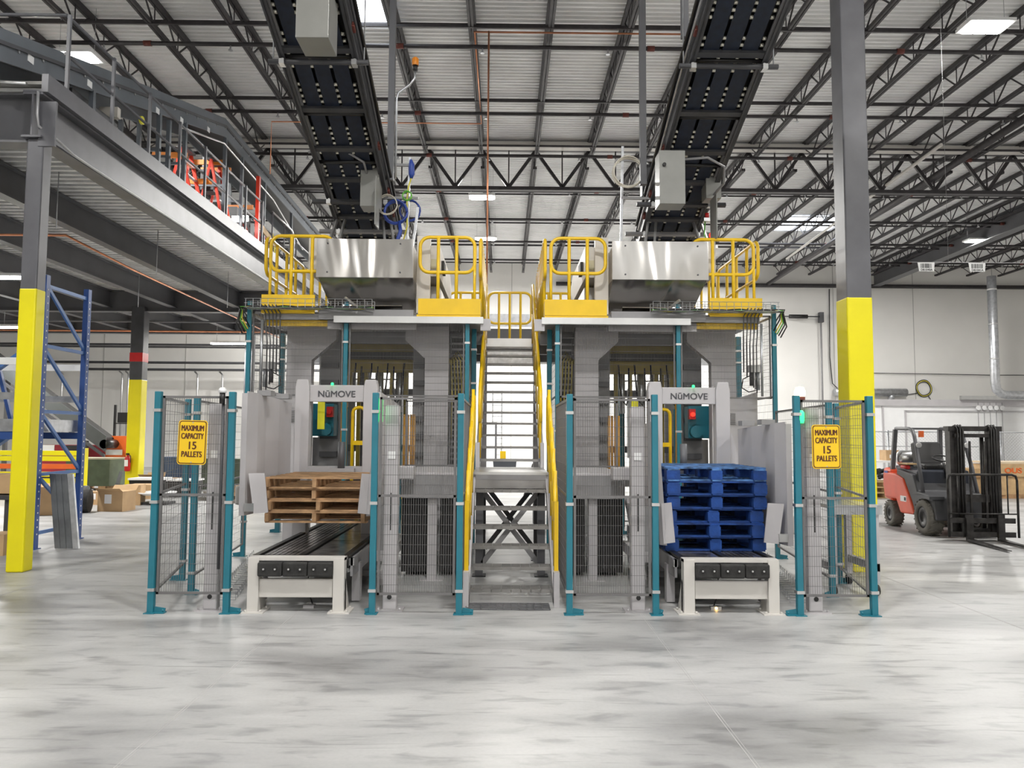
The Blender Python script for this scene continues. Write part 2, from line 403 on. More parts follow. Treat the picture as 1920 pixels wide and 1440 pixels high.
def fence_post(x, y, h, label, toe=(1, 0), w_=.058, clamps=(.2, 1.0, 1.85), group=None):
    o = T('fence_post', label, 'fence post', (x, y, 0), group)
    MB().box(x - w_ / 2, x + w_ / 2, y - w_ / 2, y + w_ / 2, .004, h).build('post', TEAL, o, bev=.006)
    f = MB().box(x - .05, x + .05, y - .05, y + .05, 0, .008)
    tx, ty = toe; a = (x + tx * .13, y + ty * .13)
    f.bar((x, y, .006), (a[0], a[1], .006), .07, .01)
    f.bar((x + tx * .03, y + ty * .03, .035), (a[0], a[1], .02), .012, .05)
    f.cyl((a[0] - tx * .02, a[1] - ty * .02, .01), (a[0] - tx * .02, a[1] - ty * .02, .035), .009, 6)
    f.build('foot', TEAL, o)
    for z in clamps:
        if z < h: MB().box(x - w_ / 2 - .007, x + w_ / 2 + .007, y - w_ / 2 - .007, y + w_ / 2 + .007, z, z + .028).build('clamp', ALU, o)
    return o
def loop_rail(o, p, q, zb, zt, nv=2, r=.025, mid=.5, cor=.13, low=None, name='rail_loop', ends=True):
    """one yellow loop section with uprights, between plan points p and q"""
    p = Vector((p[0], p[1], 0)); q = Vector((q[0], q[1], 0)); d = (q - p); L_ = d.length; d = d / L_
    low = zb + (zt - zb) * mid if low is None else low
    def W(t, z): return p + d * t + Vector((0, 0, z))
    pts = []
    for cx_, cz, a0 in ((L_ - cor, zt - cor, 90), (L_ - cor, low + cor, 0), (cor, low + cor, -90), (cor, zt - cor, -180)):
        for k in range(6):
            a = R(a0 - 90 * k / 5); pts.append(W(cx_ + cor * math.cos(a), cz + cor * math.sin(a)))
    MB().tube(pts, r, 8, closed=True).build(name, YEL, o)
    m = MB()
    ts = [L_ * (k + 1) / (nv + 1) for k in range(nv)]
    for t in ts: m.tube([W(t, zb), W(t, low - .05), W(t, low), W(t, low + .05), W(t, zt - .05), W(t, zt - .01)], [r * .95, r * .95, r * 1.25, r * .95, r * .95, r * 1.25], 8)
    m.each('upright', YEL, o)

def pallet_parts(x0, x1, y0, y1, z, h, blue):
    w_ = x1 - x0; m = MB(); b = .016
    def j(a): return random.uniform(-a, a)
    for k in range(7):
        yy = y0 + (y1 - y0) * (k + .5) / 7; bw = .05 if k in (0, 6) else .042
        m.box(x0 + j(.006), x1 + j(.006), yy - bw, yy + bw, z + h - b, z + h)
    for k in (0, 3, 6) if blue else (0, 2, 3, 4, 6):
        yy = y0 + (y1 - y0) * (k + .5) / 7
        m.box(x0 + j(.005), x1 + j(.005), yy - .05, yy + .05, z, z + b)
    s = MB()
    if blue:
        for cx_, hw in ((x0 + .068, .068), ((x0 + x1) / 2, .058), (x1 - .068, .068)):
            for yy in (y0 + .07, (y0 + y1) / 2, y1 - .07): s.box(cx_ - hw, cx_ + hw, yy - .068, yy + .068, z + b, z + h - b - .014)
            m.box(cx_ - hw + .01, cx_ + hw - .01, y0, y1, z + h - b - .014, z + h - b)
            m.box(cx_ - hw + .01, cx_ + hw - .01, y0, y1, z, z + b * .9)
    else:
        for cx_ in (x0 + .028, (x0 + x1) / 2 + j(.02), x1 - .028): s.box(cx_ - .02, cx_ + .02, y0, y1, z + b, z + h - b)
    return m, s

SIDES = {-1: 'left', 1: 'right'}
def bay(s):
    S = SIDES[s]; O = SIDES[-s]; mach = S + ' machine'
    def X(u): return CX + s * u
    def bx(m, u0, u1, *a): return m.box(X(u0), X(u1), *a)
    # ---- front fence
    fence_post(X(3.34), 7.12, 2.04, 'teal fence post, outermost front post on the %s side' % S, (s * -1, 0))
    fence_post(X(2.65), 7.12, 2.04, 'teal fence post beside the outer front leg of the %s pallet conveyor' % S, (-s, 0))
    fence_post(X(1.31), 7.12, 2.04, 'teal fence post beside the inner front leg of the %s pallet conveyor' % S, (s * .5, 0))
    fence_post(X(.51), 7.12, 2.04, 'teal front fence post just %s of the yellow stair' % S, (-s if s < 0 else s, 0))
    wire_panel((X(.55), 7.13), (X(1.27), 7.13), .17, 2.0, 'wire mesh front panel between stair and %s pallet conveyor' % S)
    wire_panel((X(2.69), 7.13), (X(3.30), 7.13), .17, 2.0, 'wire mesh front panel behind the %s yellow capacity sign' % S)
    wire_panel((X(.50), 7.17), (X(.50), 8.75), .17, 2.0, 'wire mesh side panel running back beside the stair, %s side' % S)
    # outer return fence
    a = (X(3.34), 7.16); b = (X(3.72), 8.70)
    fence_post(b[0], b[1], 2.04, 'teal post at the back of the outermost %s fence wing' % S, (s, 0))
    wire_panel(a, b, .17, 2.0, 'wire mesh wing panel going back from the outermost %s front post' % S, dx=.05, dz=.1)
    c = (X(3.32), 7.97)
    fence_post(c[0], c[1], 2.04, 'teal post with mesh standing inside the %s fence wing' % S, (s * -.7, -.3))
    wire_panel(c, (X(3.60), 10.3), .17, 2.0, 'wire mesh side panel along the outer side of the %s conveyor' % S, dx=.05, dz=.1)
    # ---- tall fence
    for u, t in ((3.62, 'outermost tall post'), (2.29, 'middle tall post'), (.62, 'tall post next to the stair')):
        fence_post(X(u), 10.38, 3.47, 'teal %s in front of the %s' % (t, mach), (s, 0), clamps=(.45, 1.7, 2.9))
    for (u0, u1, t) in ((.66, 2.25, 'inner'), (2.33, 3.58, 'outer')):
        wire_panel((X(u0), 10.40), (X(u1), 10.40), 2.17, 3.33, 'upper %s wire mesh panel across the front of the %s' % (t, mach), midz=())
        if u0 < 1:
            wire_panel((X(u0), 10.40), (X(1.45), 10.40), 1.22, 2.12, 'small mesh panel low beside the stair on the %s' % mach, midz=())
    wire_panel((X(3.62), 10.43), (X(3.62), 13.0), 1.2, 3.33, 'wire mesh panel closing the outer side of the %s' % mach, dx=.05, dz=.1, midz=(2.2,))
    wire_panel((X(.62), 10.43), (X(.62), 12.8), 1.2, 3.2, 'wire mesh panel between stair and %s' % mach, dx=.04, dz=.1, midz=(2.2,))
    fence_post(X(.56), 11.2, 3.25, 'second teal post beside the upper stair flight, %s side' % S, (s, 0), clamps=(2.4, 2.9), w_=.07)
    for u, t in ((3.9, 'outer'), (3.03, 'middle'), (1.88, 'inner')):
        fence_post(X(u), 12.9, 3.36, 'teal %s rear post seen through the mesh of the %s' % (t, mach), (s, 0), w_=.085, clamps=(2.9, 3.1))
    wire_panel((X(1.92), 12.93), (X(2.99), 12.93), .2, 2.6, 'wire mesh gate panel at the back inside the %s' % mach, dx=.05, dz=.1)
    # ---- light curtain columns
    for u, y, h, t in ((2.84, 7.26, 1.93, 'outer'), (1.17, 7.28, 1.93, 'inner')):
        o = T('sensor_column', 'pale grey square sensor column behind the %s front mesh of the %s side' % (t, S), 'sensor column', (X(u), y, 0))
        m = bx(MB(), u - .065, u + .065, y - .05, y + .05, .01, h); m.build('housing', LG, o, bev=.012)
        bx(MB(), u - .006, u + .006, y - .053, y - .048, .75, 1.1).build('slot', INK, o)
        MB().cyl((X(u), y - .054, .13), (X(u), y - .05, .13), .022, 14).build('port_hole', INK, o)
        m = bx(MB(), u - .13, u + .13, y - .09, y + .09, 0, .014)
        for du in (-.1, .1): m.cyl((X(u + du), y - .06, 0), (X(u + du), y - .06, .035), .01, 6)
        m.build('base_plate', LG, o)
        bx(MB(), u - .035, u + .035, y - .056, y - .05, 1.42, 1.49).build('warning_tag', WHITE, o)
    # ---- pallet conveyor
    o = T('pallet_conveyor', 'low pallet conveyor with black bumper blocks in front of the %s' % mach, 'conveyor', (X(2.02), 8.7, 0))
    for u in (1.63, 2.42):
        t = 1 if u < 2 else -1
        m = bx(MB(), u - .05, u + .05, 7.14, 7.25, .01, .50)
        m.prism([(X(u + t * -.05), .01), (X(u - .05 * t), .3), (X(u - .05 * t), .01)], 'y', 7.2, 7.24)
        m.add([(X(u - .05), 7.24, .3), (X(u + .05), 7.24, .3), (X(u + .05), 7.40, .01), (X(u - .05), 7.40, .01), (X(u - .05), 7.24, .01), (X(u + .05), 7.24, .01)],
              [(0, 1, 2, 3), (0, 3, 4), (1, 5, 2)])
        m.build('front_leg', LG2, o)
        m = bx(MB(), u - .11, u + .09, 7.10, 7.34, 0, .012)
        for du, dy in ((-.08, .03), (.06, .03), (-.08, .2)): m.cyl((X(u + du), 7.10 + dy, .01), (X(u + du), 7.10 + dy, .03), .01, 6)
        m.build('foot_plate', LG2, o)
    bx(MB(), 1.58, 2.47, 7.15, 7.27, .475, .505).build('front_crossbar', LG2, o)
    bx(MB(), 1.69, 2.37, 7.17, 7.21, .135, .305).build('fascia_board', LG2, o, bev=.004)
    for k in range(3):
        u0 = 1.685 + k * .231
        q = bx(MB(), u0, u0 + .226, 7.10, 7.18, .335, .465).build('bumper_block', RUB, o, bev=.014)
        mm = MB()
        for du in (.06, .166): mm.cyl((X(u0 + du), 7.102, .405), (X(u0 + du), 7.094, .405), .02, 12)
        mm.each('bolt_recess', BLK, q)
        mm = MB()
        for du in (.06, .166): mm.cyl((X(u0 + du), 7.095, .405), (X(u0 + du), 7.088, .405), .009, 8)
        mm.each('bolt', ALU, q)
    for u in (1.60, 2.03, 2.46):
        m = MB(); yy = 7.33
        m.prism([(yy + .06 * math.cos(a), .44 + .06 * math.sin(a)) for a in [R(90 + 180 * k / 8) for k in range(9)]] + [(10.2, .38), (10.2, .50)], 'x', X(u - .028), X(u + .028))
        m.build('drive_chain', BLK, o)
    for k, (u0, u1) in enumerate(((1.64, 1.99), (2.07, 2.42))):
        m = MB(); y = 7.42
        perf = (k == 1)
        while y < 10.2:
            if perf:
                n = 7
                for i in range(n):
                    a = u0 + (u1 - u0) * (i + .12) / n; bx(m, a, a + (u1 - u0) * .76 / n, y, y + .19, .478, .486)
                y += .2
            else:
                bx(m, u0, u1, y, y + .98, .478, .486); y += 1.0
        m.build('deck_plate', mat('worn_plate', (.42, .40, .39), .25, .85, amp=.5, sc=7), o)
        bx(MB(), u0, u1, 7.42, 10.2, .36, .46).build('roller_bed', DARKST, o)
    for u in (1.55, 2.51):
        bx(MB(), u - .012, u + .012, 7.34, 10.2, .30, .47).build('side_channel', MG, o)
        bx(MB(), u - .02, u + .02, 7.34, 7.40, .40, .47).build('end_bracket', ALU, o)
    for u in (1.56, 2.5):
        for y in (7.62, 9.9):
            bx(MB(), u - .04, u + .04, y, y + .1, .01, .38).build('rear_leg', LG, o)
    # cables and sensor on floor under
    m = MB().tube([(X(2.0), 7.5, .30), (X(1.98), 7.45, .12), (X(1.93), 7.4, .03), (X(1.9), 7.38, .02)], .006, 6)
    m.build('trailing_cable', BLK, o)
    bx(MB(), 1.9, 2.0, 7.33, 7.40, .0, .03).build('floor_sensor', LG, label='small floor sensor under the %s pallet conveyor' % S, cat='sensor') if s < 0 else None
    if s > 0:
        q = T('floor_sensor', 'small floor sensor with amber light under the right pallet conveyor', 'sensor', (X(1.93), 7.35, 0))
        bx(MB(), 1.88, 1.98, 7.33, 7.38, 0, .03).build('body', ALU, q); MB().ball((X(1.93), 7.325, .016), .012).build('lamp', AMB, q)
    # cable tray on floor along the outer side
    m = MB()
    for u in (2.7, 2.8, 2.9): m.cyl((X(u), 7.5, .09), (X(u + .5), 10.2, .09), .004, 4)
    for k in range(22):
        y = 7.5 + k * .125; u = 2.7 + k * .0235; m.tube([(X(u), y, .12), (X(u), y, .04), (X(u + .2), y, .04), (X(u + .2), y, .12)], .004, 4)
    m.build('floor_cable_tray', GALV, label='wire cable tray on the floor beside the %s pallet conveyor' % S, cat='cable tray')
    # ---- lift gate with the maker's plate
    o = T('gate_frame', 'pale grey upright gate frame with maker\'s name on its crossbeam, %s side' % S, 'gate frame', (X(2.1), 9.1, 0))
    for u in (1.70, 2.51):
        t = 1 if u < 2 else -1
        m = MB(); hw = .085
        m.prism([(X(u - hw), .06), (X(u - hw), 2.2), (X(u - hw + .02), 2.30), (X(u + hw - .02), 2.30), (X(u + hw), 2.2), (X(u + hw), .06)], 'y', 9.02, 9.16)
        m.build('upright', LG, o, bev=.01)
        g_ = MB().prism([(X(u - t * hw), 1.75), (X(u - t * (hw + .19)), 1.12), (X(u - t * hw), 1.12)], 'y', 9.05, 9.08)
        g_.build('gusset', LG, o)
        bx(MB(), u - hw, u + hw, 9.0, 9.2, .0, .06).build('foot', LG, o)
    bx(MB(), 1.785, 2.425, 9.04, 9.12, 2.035, 2.235).build('crossbeam', LG, o, bev=.006)
    bx(MB(), 1.785, 2.425, 9.03, 9.15, 1.16, 1.27).build('lower_beam', LG, o)
    ct = (X(1.785) + X(2.425)) / 2
    text('maker_name', 'N\u016bMove'.replace('Move', 'MOVE'), .105, mat('name_print', (.07, .07, .08), .45, amp=0), (ct, 9.036, 2.125), o, fit=.44, bold=.0009)
    # lower cylinder + valve block
    q = T('lift_cylinder', 'short grey vertical post on the valve deck of the %s gate frame' % S, 'cylinder', (X(2.05), 8.98, 1.27))
    MB().cyl((X(2.02), 8.98, 1.2), (X(2.02), 8.98, 1.56), .042, 16).build('tube', GREYST, q)
    bx(MB(), 1.86, 2.18, 8.93, 9.02, 1.2, 1.25).build('mount_bar', LG, q)
    # ---- side plates with flaps
    ud = .05 if s < 0 else 0.
    def XG(u): return X(u - ud)
    def bg(m, u0, u1, *a): return m.box(XG(u0), XG(u1), *a)
    dz = .27 if s < 0 else 0.
    up = 'raised' if s < 0 else 'lowered'
    o = T('guide_plate', 'large folded pale grey guide plate, outer side of the %s stack' % S, 'guide plate', (XG(2.7), 8.2, .58 + dz))
    yk = [7.52, 7.74, 8.05, 8.40, 8.95]; uk = [2.69, 2.66, 2.675, 2.64, 2.66]
    m = MB(); th = .012; k = len(yk)
    zt = [1.80, 1.79, 1.78, 1.76, 1.74]
    vv = [(XG(u), y, .58 + dz) for u, y in zip(uk, yk)] + [(XG(u), y, z + dz) for u, y, z in zip(uk, yk, zt)]
    vv += [(x + s * th, y, z) for x, y, z in vv]
    fs = [(i, i + 1, k + i + 1, k + i) for i in range(k - 1)] + [(2 * k + i, 2 * k + i + 1, 3 * k + i + 1, 3 * k + i) for i in range(k - 1)]
    fs += [(i, i + 1, 2 * k + i + 1, 2 * k + i) for i in range(k - 1)] + [(k + i, k + i + 1, 3 * k + i + 1, 3 * k + i) for i in range(k - 1)]
    fs += [(0, k, 3 * k, 2 * k), (k - 1, 2 * k - 1, 4 * k - 1, 3 * k - 1)]
    m.add(vv, fs); m.build('plate', LG, o)
    bg(MB(), 2.69, 2.745, 7.50, 7.54, .58 + dz, 1.78 + dz).build('front_flange', LG, o)
    m = MB().prism([(XG(2.74), .58 + dz), (XG(2.72), 1.02 + dz), (XG(2.68), 1.02 + dz), (XG(2.55), 1.02 + dz), (XG(2.60), .585 + dz)], 'y', 7.49, 7.51) if 0 else MB()
    m.add([(XG(2.60), 7.50, .60 + dz), (XG(2.66), 7.50, .99 + dz), (XG(2.535), 7.60, .99 + dz), (XG(2.49), 7.60, .60 + dz),
           (XG(2.60), 7.515, .60 + dz), (XG(2.66), 7.515, .99 + dz), (XG(2.535), 7.615, .99 + dz), (XG(2.49), 7.615, .60 + dz)],
          [(0, 1, 2, 3), (4, 7, 6, 5), (0, 4, 5, 1), (1, 5, 6, 2), (2, 6, 7, 3), (3, 7, 4, 0)])
    m.build('entry_flap', LG, o)
    bg(MB(), 2.60, 2.69, 7.485, 7.505, .62 + dz, .70 + dz).build('hinge_bolt', ALU, o)
    for y in (7.95, 8.6):
        bg(MB(), 2.58, 2.72, y - .07, y + .07, 1.775 + dz, 1.83 + dz).build('top_roller', MG, o)
    for z in (1.63, 1.54): MB().cyl((XG(2.695), 8.28, z + dz), (XG(2.655), 8.28, z + dz), .022, 12).build('plate_hole', INK, o)
    bg(MB(), 2.78, 2.88, 7.75, 7.95, .66 + dz, .85 + dz).build('actuator', LG2, o, bev=.02)
    m = MB().bar((XG(2.72), 8.3, .75 + dz), (XG(2.72), 9.1, .75 + dz), .08, .2); m.build('support_arm', LG, o)
    o = T('guide_plate', 'narrow pale grey guide plate, inner side of the %s stack' % S, 'guide plate', (XG(1.44), 8.2, .58 + dz))
    m = MB()
    m.add([(XG(1.44), 7.55, .58 + dz), (XG(1.50), 7.50, .58 + dz), (XG(1.42), 7.50, 1.80 + dz), (XG(1.38), 7.55, 1.80 + dz),
           (XG(1.45), 8.95, .58 + dz), (XG(1.50), 8.95, .58 + dz), (XG(1.45), 8.95, 1.74 + dz), (XG(1.41), 8.95, 1.74 + dz)],
          [(0, 1, 2, 3), (4, 7, 6, 5), (0, 4, 5, 1), (1, 5, 6, 2), (2, 6, 7, 3), (3, 7, 4, 0)])
    m.build('plate', LG, o)
    m = MB()
    m.add([(XG(1.46), 7.47, .60 + dz), (XG(1.44), 7.47, .99 + dz), (XG(1.57), 7.60, .99 + dz), (XG(1.60), 7.58, .60 + dz),
           (XG(1.46), 7.485, .60 + dz), (XG(1.44), 7.485, .99 + dz), (XG(1.57), 7.615, .99 + dz), (XG(1.60), 7.595, .60 + dz)],
          [(0, 1, 2, 3), (4, 7, 6, 5), (0, 4, 5, 1), (1, 5, 6, 2), (2, 6, 7, 3), (3, 7, 4, 0)])
    m.build('entry_flap', LG, o)
    # ---- pallets
    if s < 0: n, z0, h, nm = 4, .755, .1145, 'wooden'
    else: n, z0, h, nm = 6, .492, .1405, 'blue'
    OB = ['lowest', 'second from the bottom', 'third from the bottom', 'fourth from the bottom', 'fifth from the bottom', 'topmost']
    if s < 0: OB = ['lowest', 'second from the bottom', 'third from the bottom', 'topmost']
    for k in range(n):
        dx_ = random.uniform(-.02, .02); dy_ = random.uniform(-.03, .03)
        x0 = X(2.05 if s > 0 else 1.995) - .51 + dx_; y0 = 7.72 + dy_
        m, st = pallet_parts(x0, x0 + 1.02, y0, y0 + 1.2, z0 + k * h, h - .001, s > 0)
        o = T('pallet', '%s pallet in the %s stack, %s' % ('worn bare wooden' if s < 0 else 'scuffed blue wooden', S, OB[k]), 'pallet', (x0 + .51, y0 + .6, z0 + k * h), '%s pallets in the %s stack' % (nm, S))
        m.build('deck_boards', WOOD if s < 0 else (PBLUE if k < n - 1 else PBLUEL), o); st.each('stringer' if s < 0 else 'block', WOOD if s < 0 else PBLUE, o)
    # ---- machine frame columns
    o = T('palletizer', 'tall grey portal frame with chamfered shoulders inside the %s' % mach, 'palletizer', (X(2.1), 11.2, 0))
    m = MB().prism([(X(3.26), 0), (X(3.26), 3.25), (X(2.55), 3.25), (X(2.55), 3.02), (X(2.90), 2.72), (X(2.90), 0)], 'y', 10.95, 11.1); m.build('outer_column', LG, o)
    m = MB().prism([(X(.92), 0), (X(.92), 3.25), (X(1.55), 3.25), (X(1.55), 3.02), (X(1.26), 2.75), (X(1.26), 0)], 'y', 10.95, 11.1); m.build('inner_column', LG, o)
    bx(MB(), .92, 3.26, 10.93, 11.12, 3.16, 3.28).build('header', LG, o)
    m = bx(MB(), .70, .90, 11.3, 11.42, 1.0, 3.1); m.build('cable_chain', BLK, o)
    m = MB()
    for i in range(5): m.tube([(X(.69 + i * .05), 11.24, 1.6), (X(.68 + i * .05), 11.2, 2.2), (X(.72 + i * .045), 11.22, 2.75), (X(.80 + i * .03), 11.22, 2.9 - i * .03), (X(.86 + i * .02), 11.24, 2.7)], .011, 6)
    m.each('chain_hose', mat('hose_mustard', (.40, .32, .06), .5), o)
    m = MB()
    for k in range(24): bx(m, .69, .91, 11.29, 11.30, 1.02 + k * .086, 1.05 + k * .086)
    m.build('chain_link_ribs', MG, o, kind='stuff')
    for u0, u1 in ((2.6, 2.9), (1.26, 1.50)):
        m = bx(MB(), u0, u1, 11.5, 11.6, 0, 3.05); m.each('rear_panel', MG, o)
        m = MB()
        for k in range(9): bx(m, u0 + .02, u1 - .02, 11.44, 11.5, .5 + k * .27, .58 + k * .27)
        m.each('perforated_rail', GREYST, o)
    bx(MB(), 1.00, 1.12, 11.12, 11.9, 0, 3.1).build('side_channel', DARKST, o)
    # ---- carriage
    o = T('pallet_carriage', 'mustard yellow lifting carriage seen through the mesh of the %s' % mach, 'carriage', (X(2.2), 12.2, 2.4))
    m = bx(MB(), 1.45, 2.95, 11.9, 12.05, 2.95, 3.2); bx(m, 1.45, 2.95, 11.8, 11.95, 2.62, 2.80); bx(m, 1.6, 2.85, 12.3, 12.45, 2.7, 3.1)
    m.build('cross_beam', MUST, o)
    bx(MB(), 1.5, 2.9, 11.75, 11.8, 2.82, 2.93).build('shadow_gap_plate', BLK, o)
    m = MB()
    for u in (1.62, 1.85, 2.25, 2.5, 2.75): bx(m, u, u + .05, 11.85, 11.95, 2.2 if u != 2.25 else 1.2, 2.65)
    m.each('hanger_post', MUST, o)
    m = MB()
    for u in (1.75, 2.05, 2.6): m.cyl((X(u), 11.9, 2.0), (X(u), 11.9, 2.62), .045, 14)
    m.each('air_cylinder', ALU, o)
    m = MB()
    for i in range(5):
        u = 1.66 + i * .25; m.tube([(X(u), 11.7, 2.75), (X(u + .02), 11.66, 2.4), (X(u + .05), 11.66, 2.2), (X(u + .12), 11.68, 2.12), (X(u + .17), 11.7, 2.3), (X(u + .16), 11.7, 2.7)], .013, 6)
    m.each('air_hose', BLK, o)
    m = MB()
    for a, b_ in (((1.45, 2.1), (1.45, 2.62)), ((2.3, 1.35), (2.3, 2.2)), ((1.9, 1.3), (1.9, 2.4))):
        m.bar((X(a[0]), 12.1, a[1]), (X(b_[0]), 12.1, b_[1]), .07)
    m.each('guide_rod', GALV, o)
    # ---- rear structure closing most of the view through the machine
    o = T('rear_frame', 'rear frame of grey and mustard uprights behind the carriage of the %s' % mach, 'machine frame', (X(2.1), 13.6, 0))
    for u, w_, y, z1, mt in ((1.06, .16, 13.3, 3.15, MG), (1.34, .13, 13.9, 3.15, LG), (1.58, .10, 13.2, 2.9, GREYST), (1.76, .06, 12.6, 2.9, MUST), (2.02, .17, 13.9, 3.1, MG), (2.2, .05, 12.7, 2.7, MUST),
                             (2.36, .14, 13.6, 3.15, LG), (2.55, .06, 12.7, 2.8, MUST), (2.66, .15, 13.9, 3.15, GREYST), (2.95, .28, 13.7, 3.15, MG), (3.3, .12, 13.3, 3.15, LG)):
        bx(MB(), u - w_ / 2, u + w_ / 2, y, y + .08, 0, z1).build('upright', mt, o)
    for z, y, mt in ((1.35, 13.5, GREYST), (.75, 13.5, LG), (2.35, 13.6, GREYST)): bx(MB(), .98, 3.4, y, y + .06, z, z + .12).build('crossbar', mt, o)
    bx(MB(), 1.15, 1.9, 13.0, 13.1, .2, .62).build('lower_guard', DARKST, o); bx(MB(), 2.1, 2.7, 12.6, 12.7, .3, 1.0).build('lower_guard', DARKST, o)
    bx(MB(), 2.72, 3.1, 11.9, 12.0, .9, 1.6).build('louvred_panel', MG, o)
    # ---- yellow inner guards
    o = T('hoop_guard', 'yellow tubular hoop guard inside the %s, seen under the gate beam' % mach, 'guard rail', (X(1.9), 10.9, 1.0))
    for u0, u1 in ((2.06, 2.24),):
        MB().tube([(X(u0), 10.7, .6), (X(u0), 10.7, 1.95)] + [(X(u0 + .08 - .08 * math.cos(R(a))), 10.7, 1.95 + .08 * math.sin(R(a))) for a in (30, 60, 90)] +
                  [(X(u1 - .08 + .08 * math.sin(R(a))), 10.7, 1.95 + .08 * math.cos(R(a))) for a in (30, 60, 90)] + [(X(u1), 10.7, .6)], .024, 8).build('hoop', YEL, o)
    bx(MB(), 2.06, 2.24, 10.68, 10.72, 1.5, 1.56).build('cross_plate', YEL, o)
    o = T('guide_tubes', 'two mustard upright tubes behind the gate frame of the %s' % mach, 'guide tube', (X(2.42), 11.0, 0))
    MB().cyl((X(2.40), 11.0, 0), (X(2.40), 11.0, 2.6), .022, 8).cyl((X(2.46), 11.05, 0), (X(2.46), 11.05, 2.6), .022, 8).each('tube', ORGP, o)
    o = T('roller_guard', 'orange yellow bundle of upright guard tubes behind the inner mesh of the %s side' % S, 'guard rail', (X(1.45), 10.6, 0))
    m = MB()
    for i in range(4): m.cyl((X(1.36 + i * .045), 10.6, .8), (X(1.36 + i * .045), 10.6, 1.93), .02, 8)
    m.each('tube', ORGP, o); bx(MB(), 1.34, 1.52, 10.56, 10.66, .76, .84).build('lower_bracket', YEL, o)
    # ---- control box with emergency stop
    o = T('control_box', 'teal motor box with %s lamp behind the %s gate frame' % ('red' if s > 0 else 'dark red', S), 'control box', (X(2.78), 11.3, 1.7))
    bx(MB(), 2.62, 2.98, 11.2, 11.5, 1.62, 2.1).build('housing', TEAL, o, bev=.01)
    MB().cyl((X(2.72), 11.2, 1.72), (X(2.72), 11.1, 1.72), .09, 14).build('motor', TEAL, o)
    bx(MB(), 2.61, 2.70, 11.08, 11.18, 1.90, 2.05).build('stop_button_box', RED, o)
    MB().cyl((X(2.655), 11.08, 1.97), (X(2.655), 11.05, 1.97), .032, 12).build('stop_button', REDL if s > 0 else RED, o)
    MB().cyl((X(2.45), 11.25, .2), (X(2.45), 11.25, 2.05), .035, 8).build('conduit', TEAL, o)
    o = T('yellow_notice', 'small yellow notice plate inside the %s, beside the gate frame' % mach, 'sign', (X(1.75 if s > 0 else 2.75), 10.9, 1.7))
    u = 1.72 if s > 0 else 2.68
    bx(MB(), u, u + .1, 10.88, 10.9, 1.72, 2.15).build('plate', mat('notice_yellow', (.8, .75, .02), .5), o)
    # small green status lamp
    MB().ball((X(2.15), 9.0, 2.245), .018).build('status_lamp', GRN, label='tiny green status lamp on top of the %s gate beam' % S, cat='lamp')
    # ---- inner transfer station (box beam and dark mechanism)
    o = T('transfer_station', 'grey box beam station over dark mechanism behind the %s inner mesh' % S, 'machine base', (X(.95), 9.3, 0))
    bx(MB(), .56, 1.28, 8.72, 10.3, .96, 1.22).build('top_box', LG, o, bev=.01)
    bx(MB(), .58, 1.26, 8.70, 8.72, .93, 1.19).build('face_plate', MG, o)
    bx(MB(), .87, .97, 8.74, 8.85, 0, .96).build('centre_post', LG, o)
    bx(MB(), .79, 1.05, 8.70, 8.90, 0, .012).build('foot', LG, o)
    for u0, u1 in ((.58, .85), (.99, 1.30)):
        m = bx(MB(), u0, u1, 9.0, 10.2, .05, .93); m.build('dark_guard', BLK, o)
        m = MB(); k = 0
        while u0 + .03 + k * .045 < u1 - .02: bx(m, u0 + .03 + k * .045, u0 + .036 + k * .045, 8.985, 9.0, .1, .9); k += 1
        m.each('guard_rib', DARKST, o)
    bx(MB(), 1.30, 1.50, 8.2, 9.0, .30, .42).build('support_arm', LG, o)
    m = MB().bar((X(1.36), 8.0, .12), (X(1.36), 9.0, .9), .06, .1); m.build('link_arm', LG, o)
    m = MB().cyl((X(1.34), 8.6, .75), (X(1.40), 8.6, .75), .1, 14); m.build('hub', MG, o)
    bx(MB(), 1.1, 1.45, 8.4, 8.6, 1.16, 1.30).build('side_bracket', LG, o, bev=.01)
    bx(MB(), 1.16, 1.36, 7.5, 7.62, .52, .95).build('motor', MG, o)
    # ---- platform
    o = T('work_platform', 'raised work platform with yellow toe boards on top of the %s' % mach, 'platform', (X(1.9), 12.4, 3.2))
    m = bx(MB(), .44, 3.42, 10.36, 14.55, 3.22, 3.30); m.build('deck', MG, o)
    m = bx(MB(), .44, 1.30, 10.33, 10.36, 3.30, 3.52); bx(m, 2.72, 3.45, 10.33, 10.36, 3.30, 3.56)
    bx(m, 3.42, 3.45, 10.36, 14.55, 3.30, 3.5); bx(m, .44, .46, 10.36, 13.2, 3.30, 3.5); bx(m, .44, 3.45, 14.52, 14.55, 3.30, 3.5)
    m.build('toe_board', YEL, o)
    bx(bx(MB(), 2.56, 3.42, 10.42, 10.5, 3.14, 3.30), .44, 1.32, 10.34, 10.5, 3.24, 3.30).each('edge_beam', ORGP if 0 else YEL, o)
    bx(MB(), 1.33, 2.56, 10.42, 10.5, 3.10, 3.30).build('edge_beam', LG, o)
    bx(MB(), 1.36, 2.66, 10.32, 10.5, 3.22, 3.36).build('sill_plate', MG, o)
    bx(MB(), .40, 2.44, 10.26, 10.34, 3.17, 3.26).build('light_bar', ALU, o)
    bx(MB(), .30, .44, 10.30, 10.36, 3.08, 3.24).build('end_cap', LG, o)
    for y in (11.6, 13.0, 14.4):
        bx(MB(), .44, 3.42, y, y + .12, 3.05, 3.22).build('joist', MG, o)
    for u, y in ((.5, 14.4), (3.35, 14.4), (3.35, 11.6)):
        bx(MB(), u - .06, u + .06, y - .06, y + .06, 0, 3.22).build('leg', LG, o)
    # ---- guard rails on the platform
    zt = 4.395
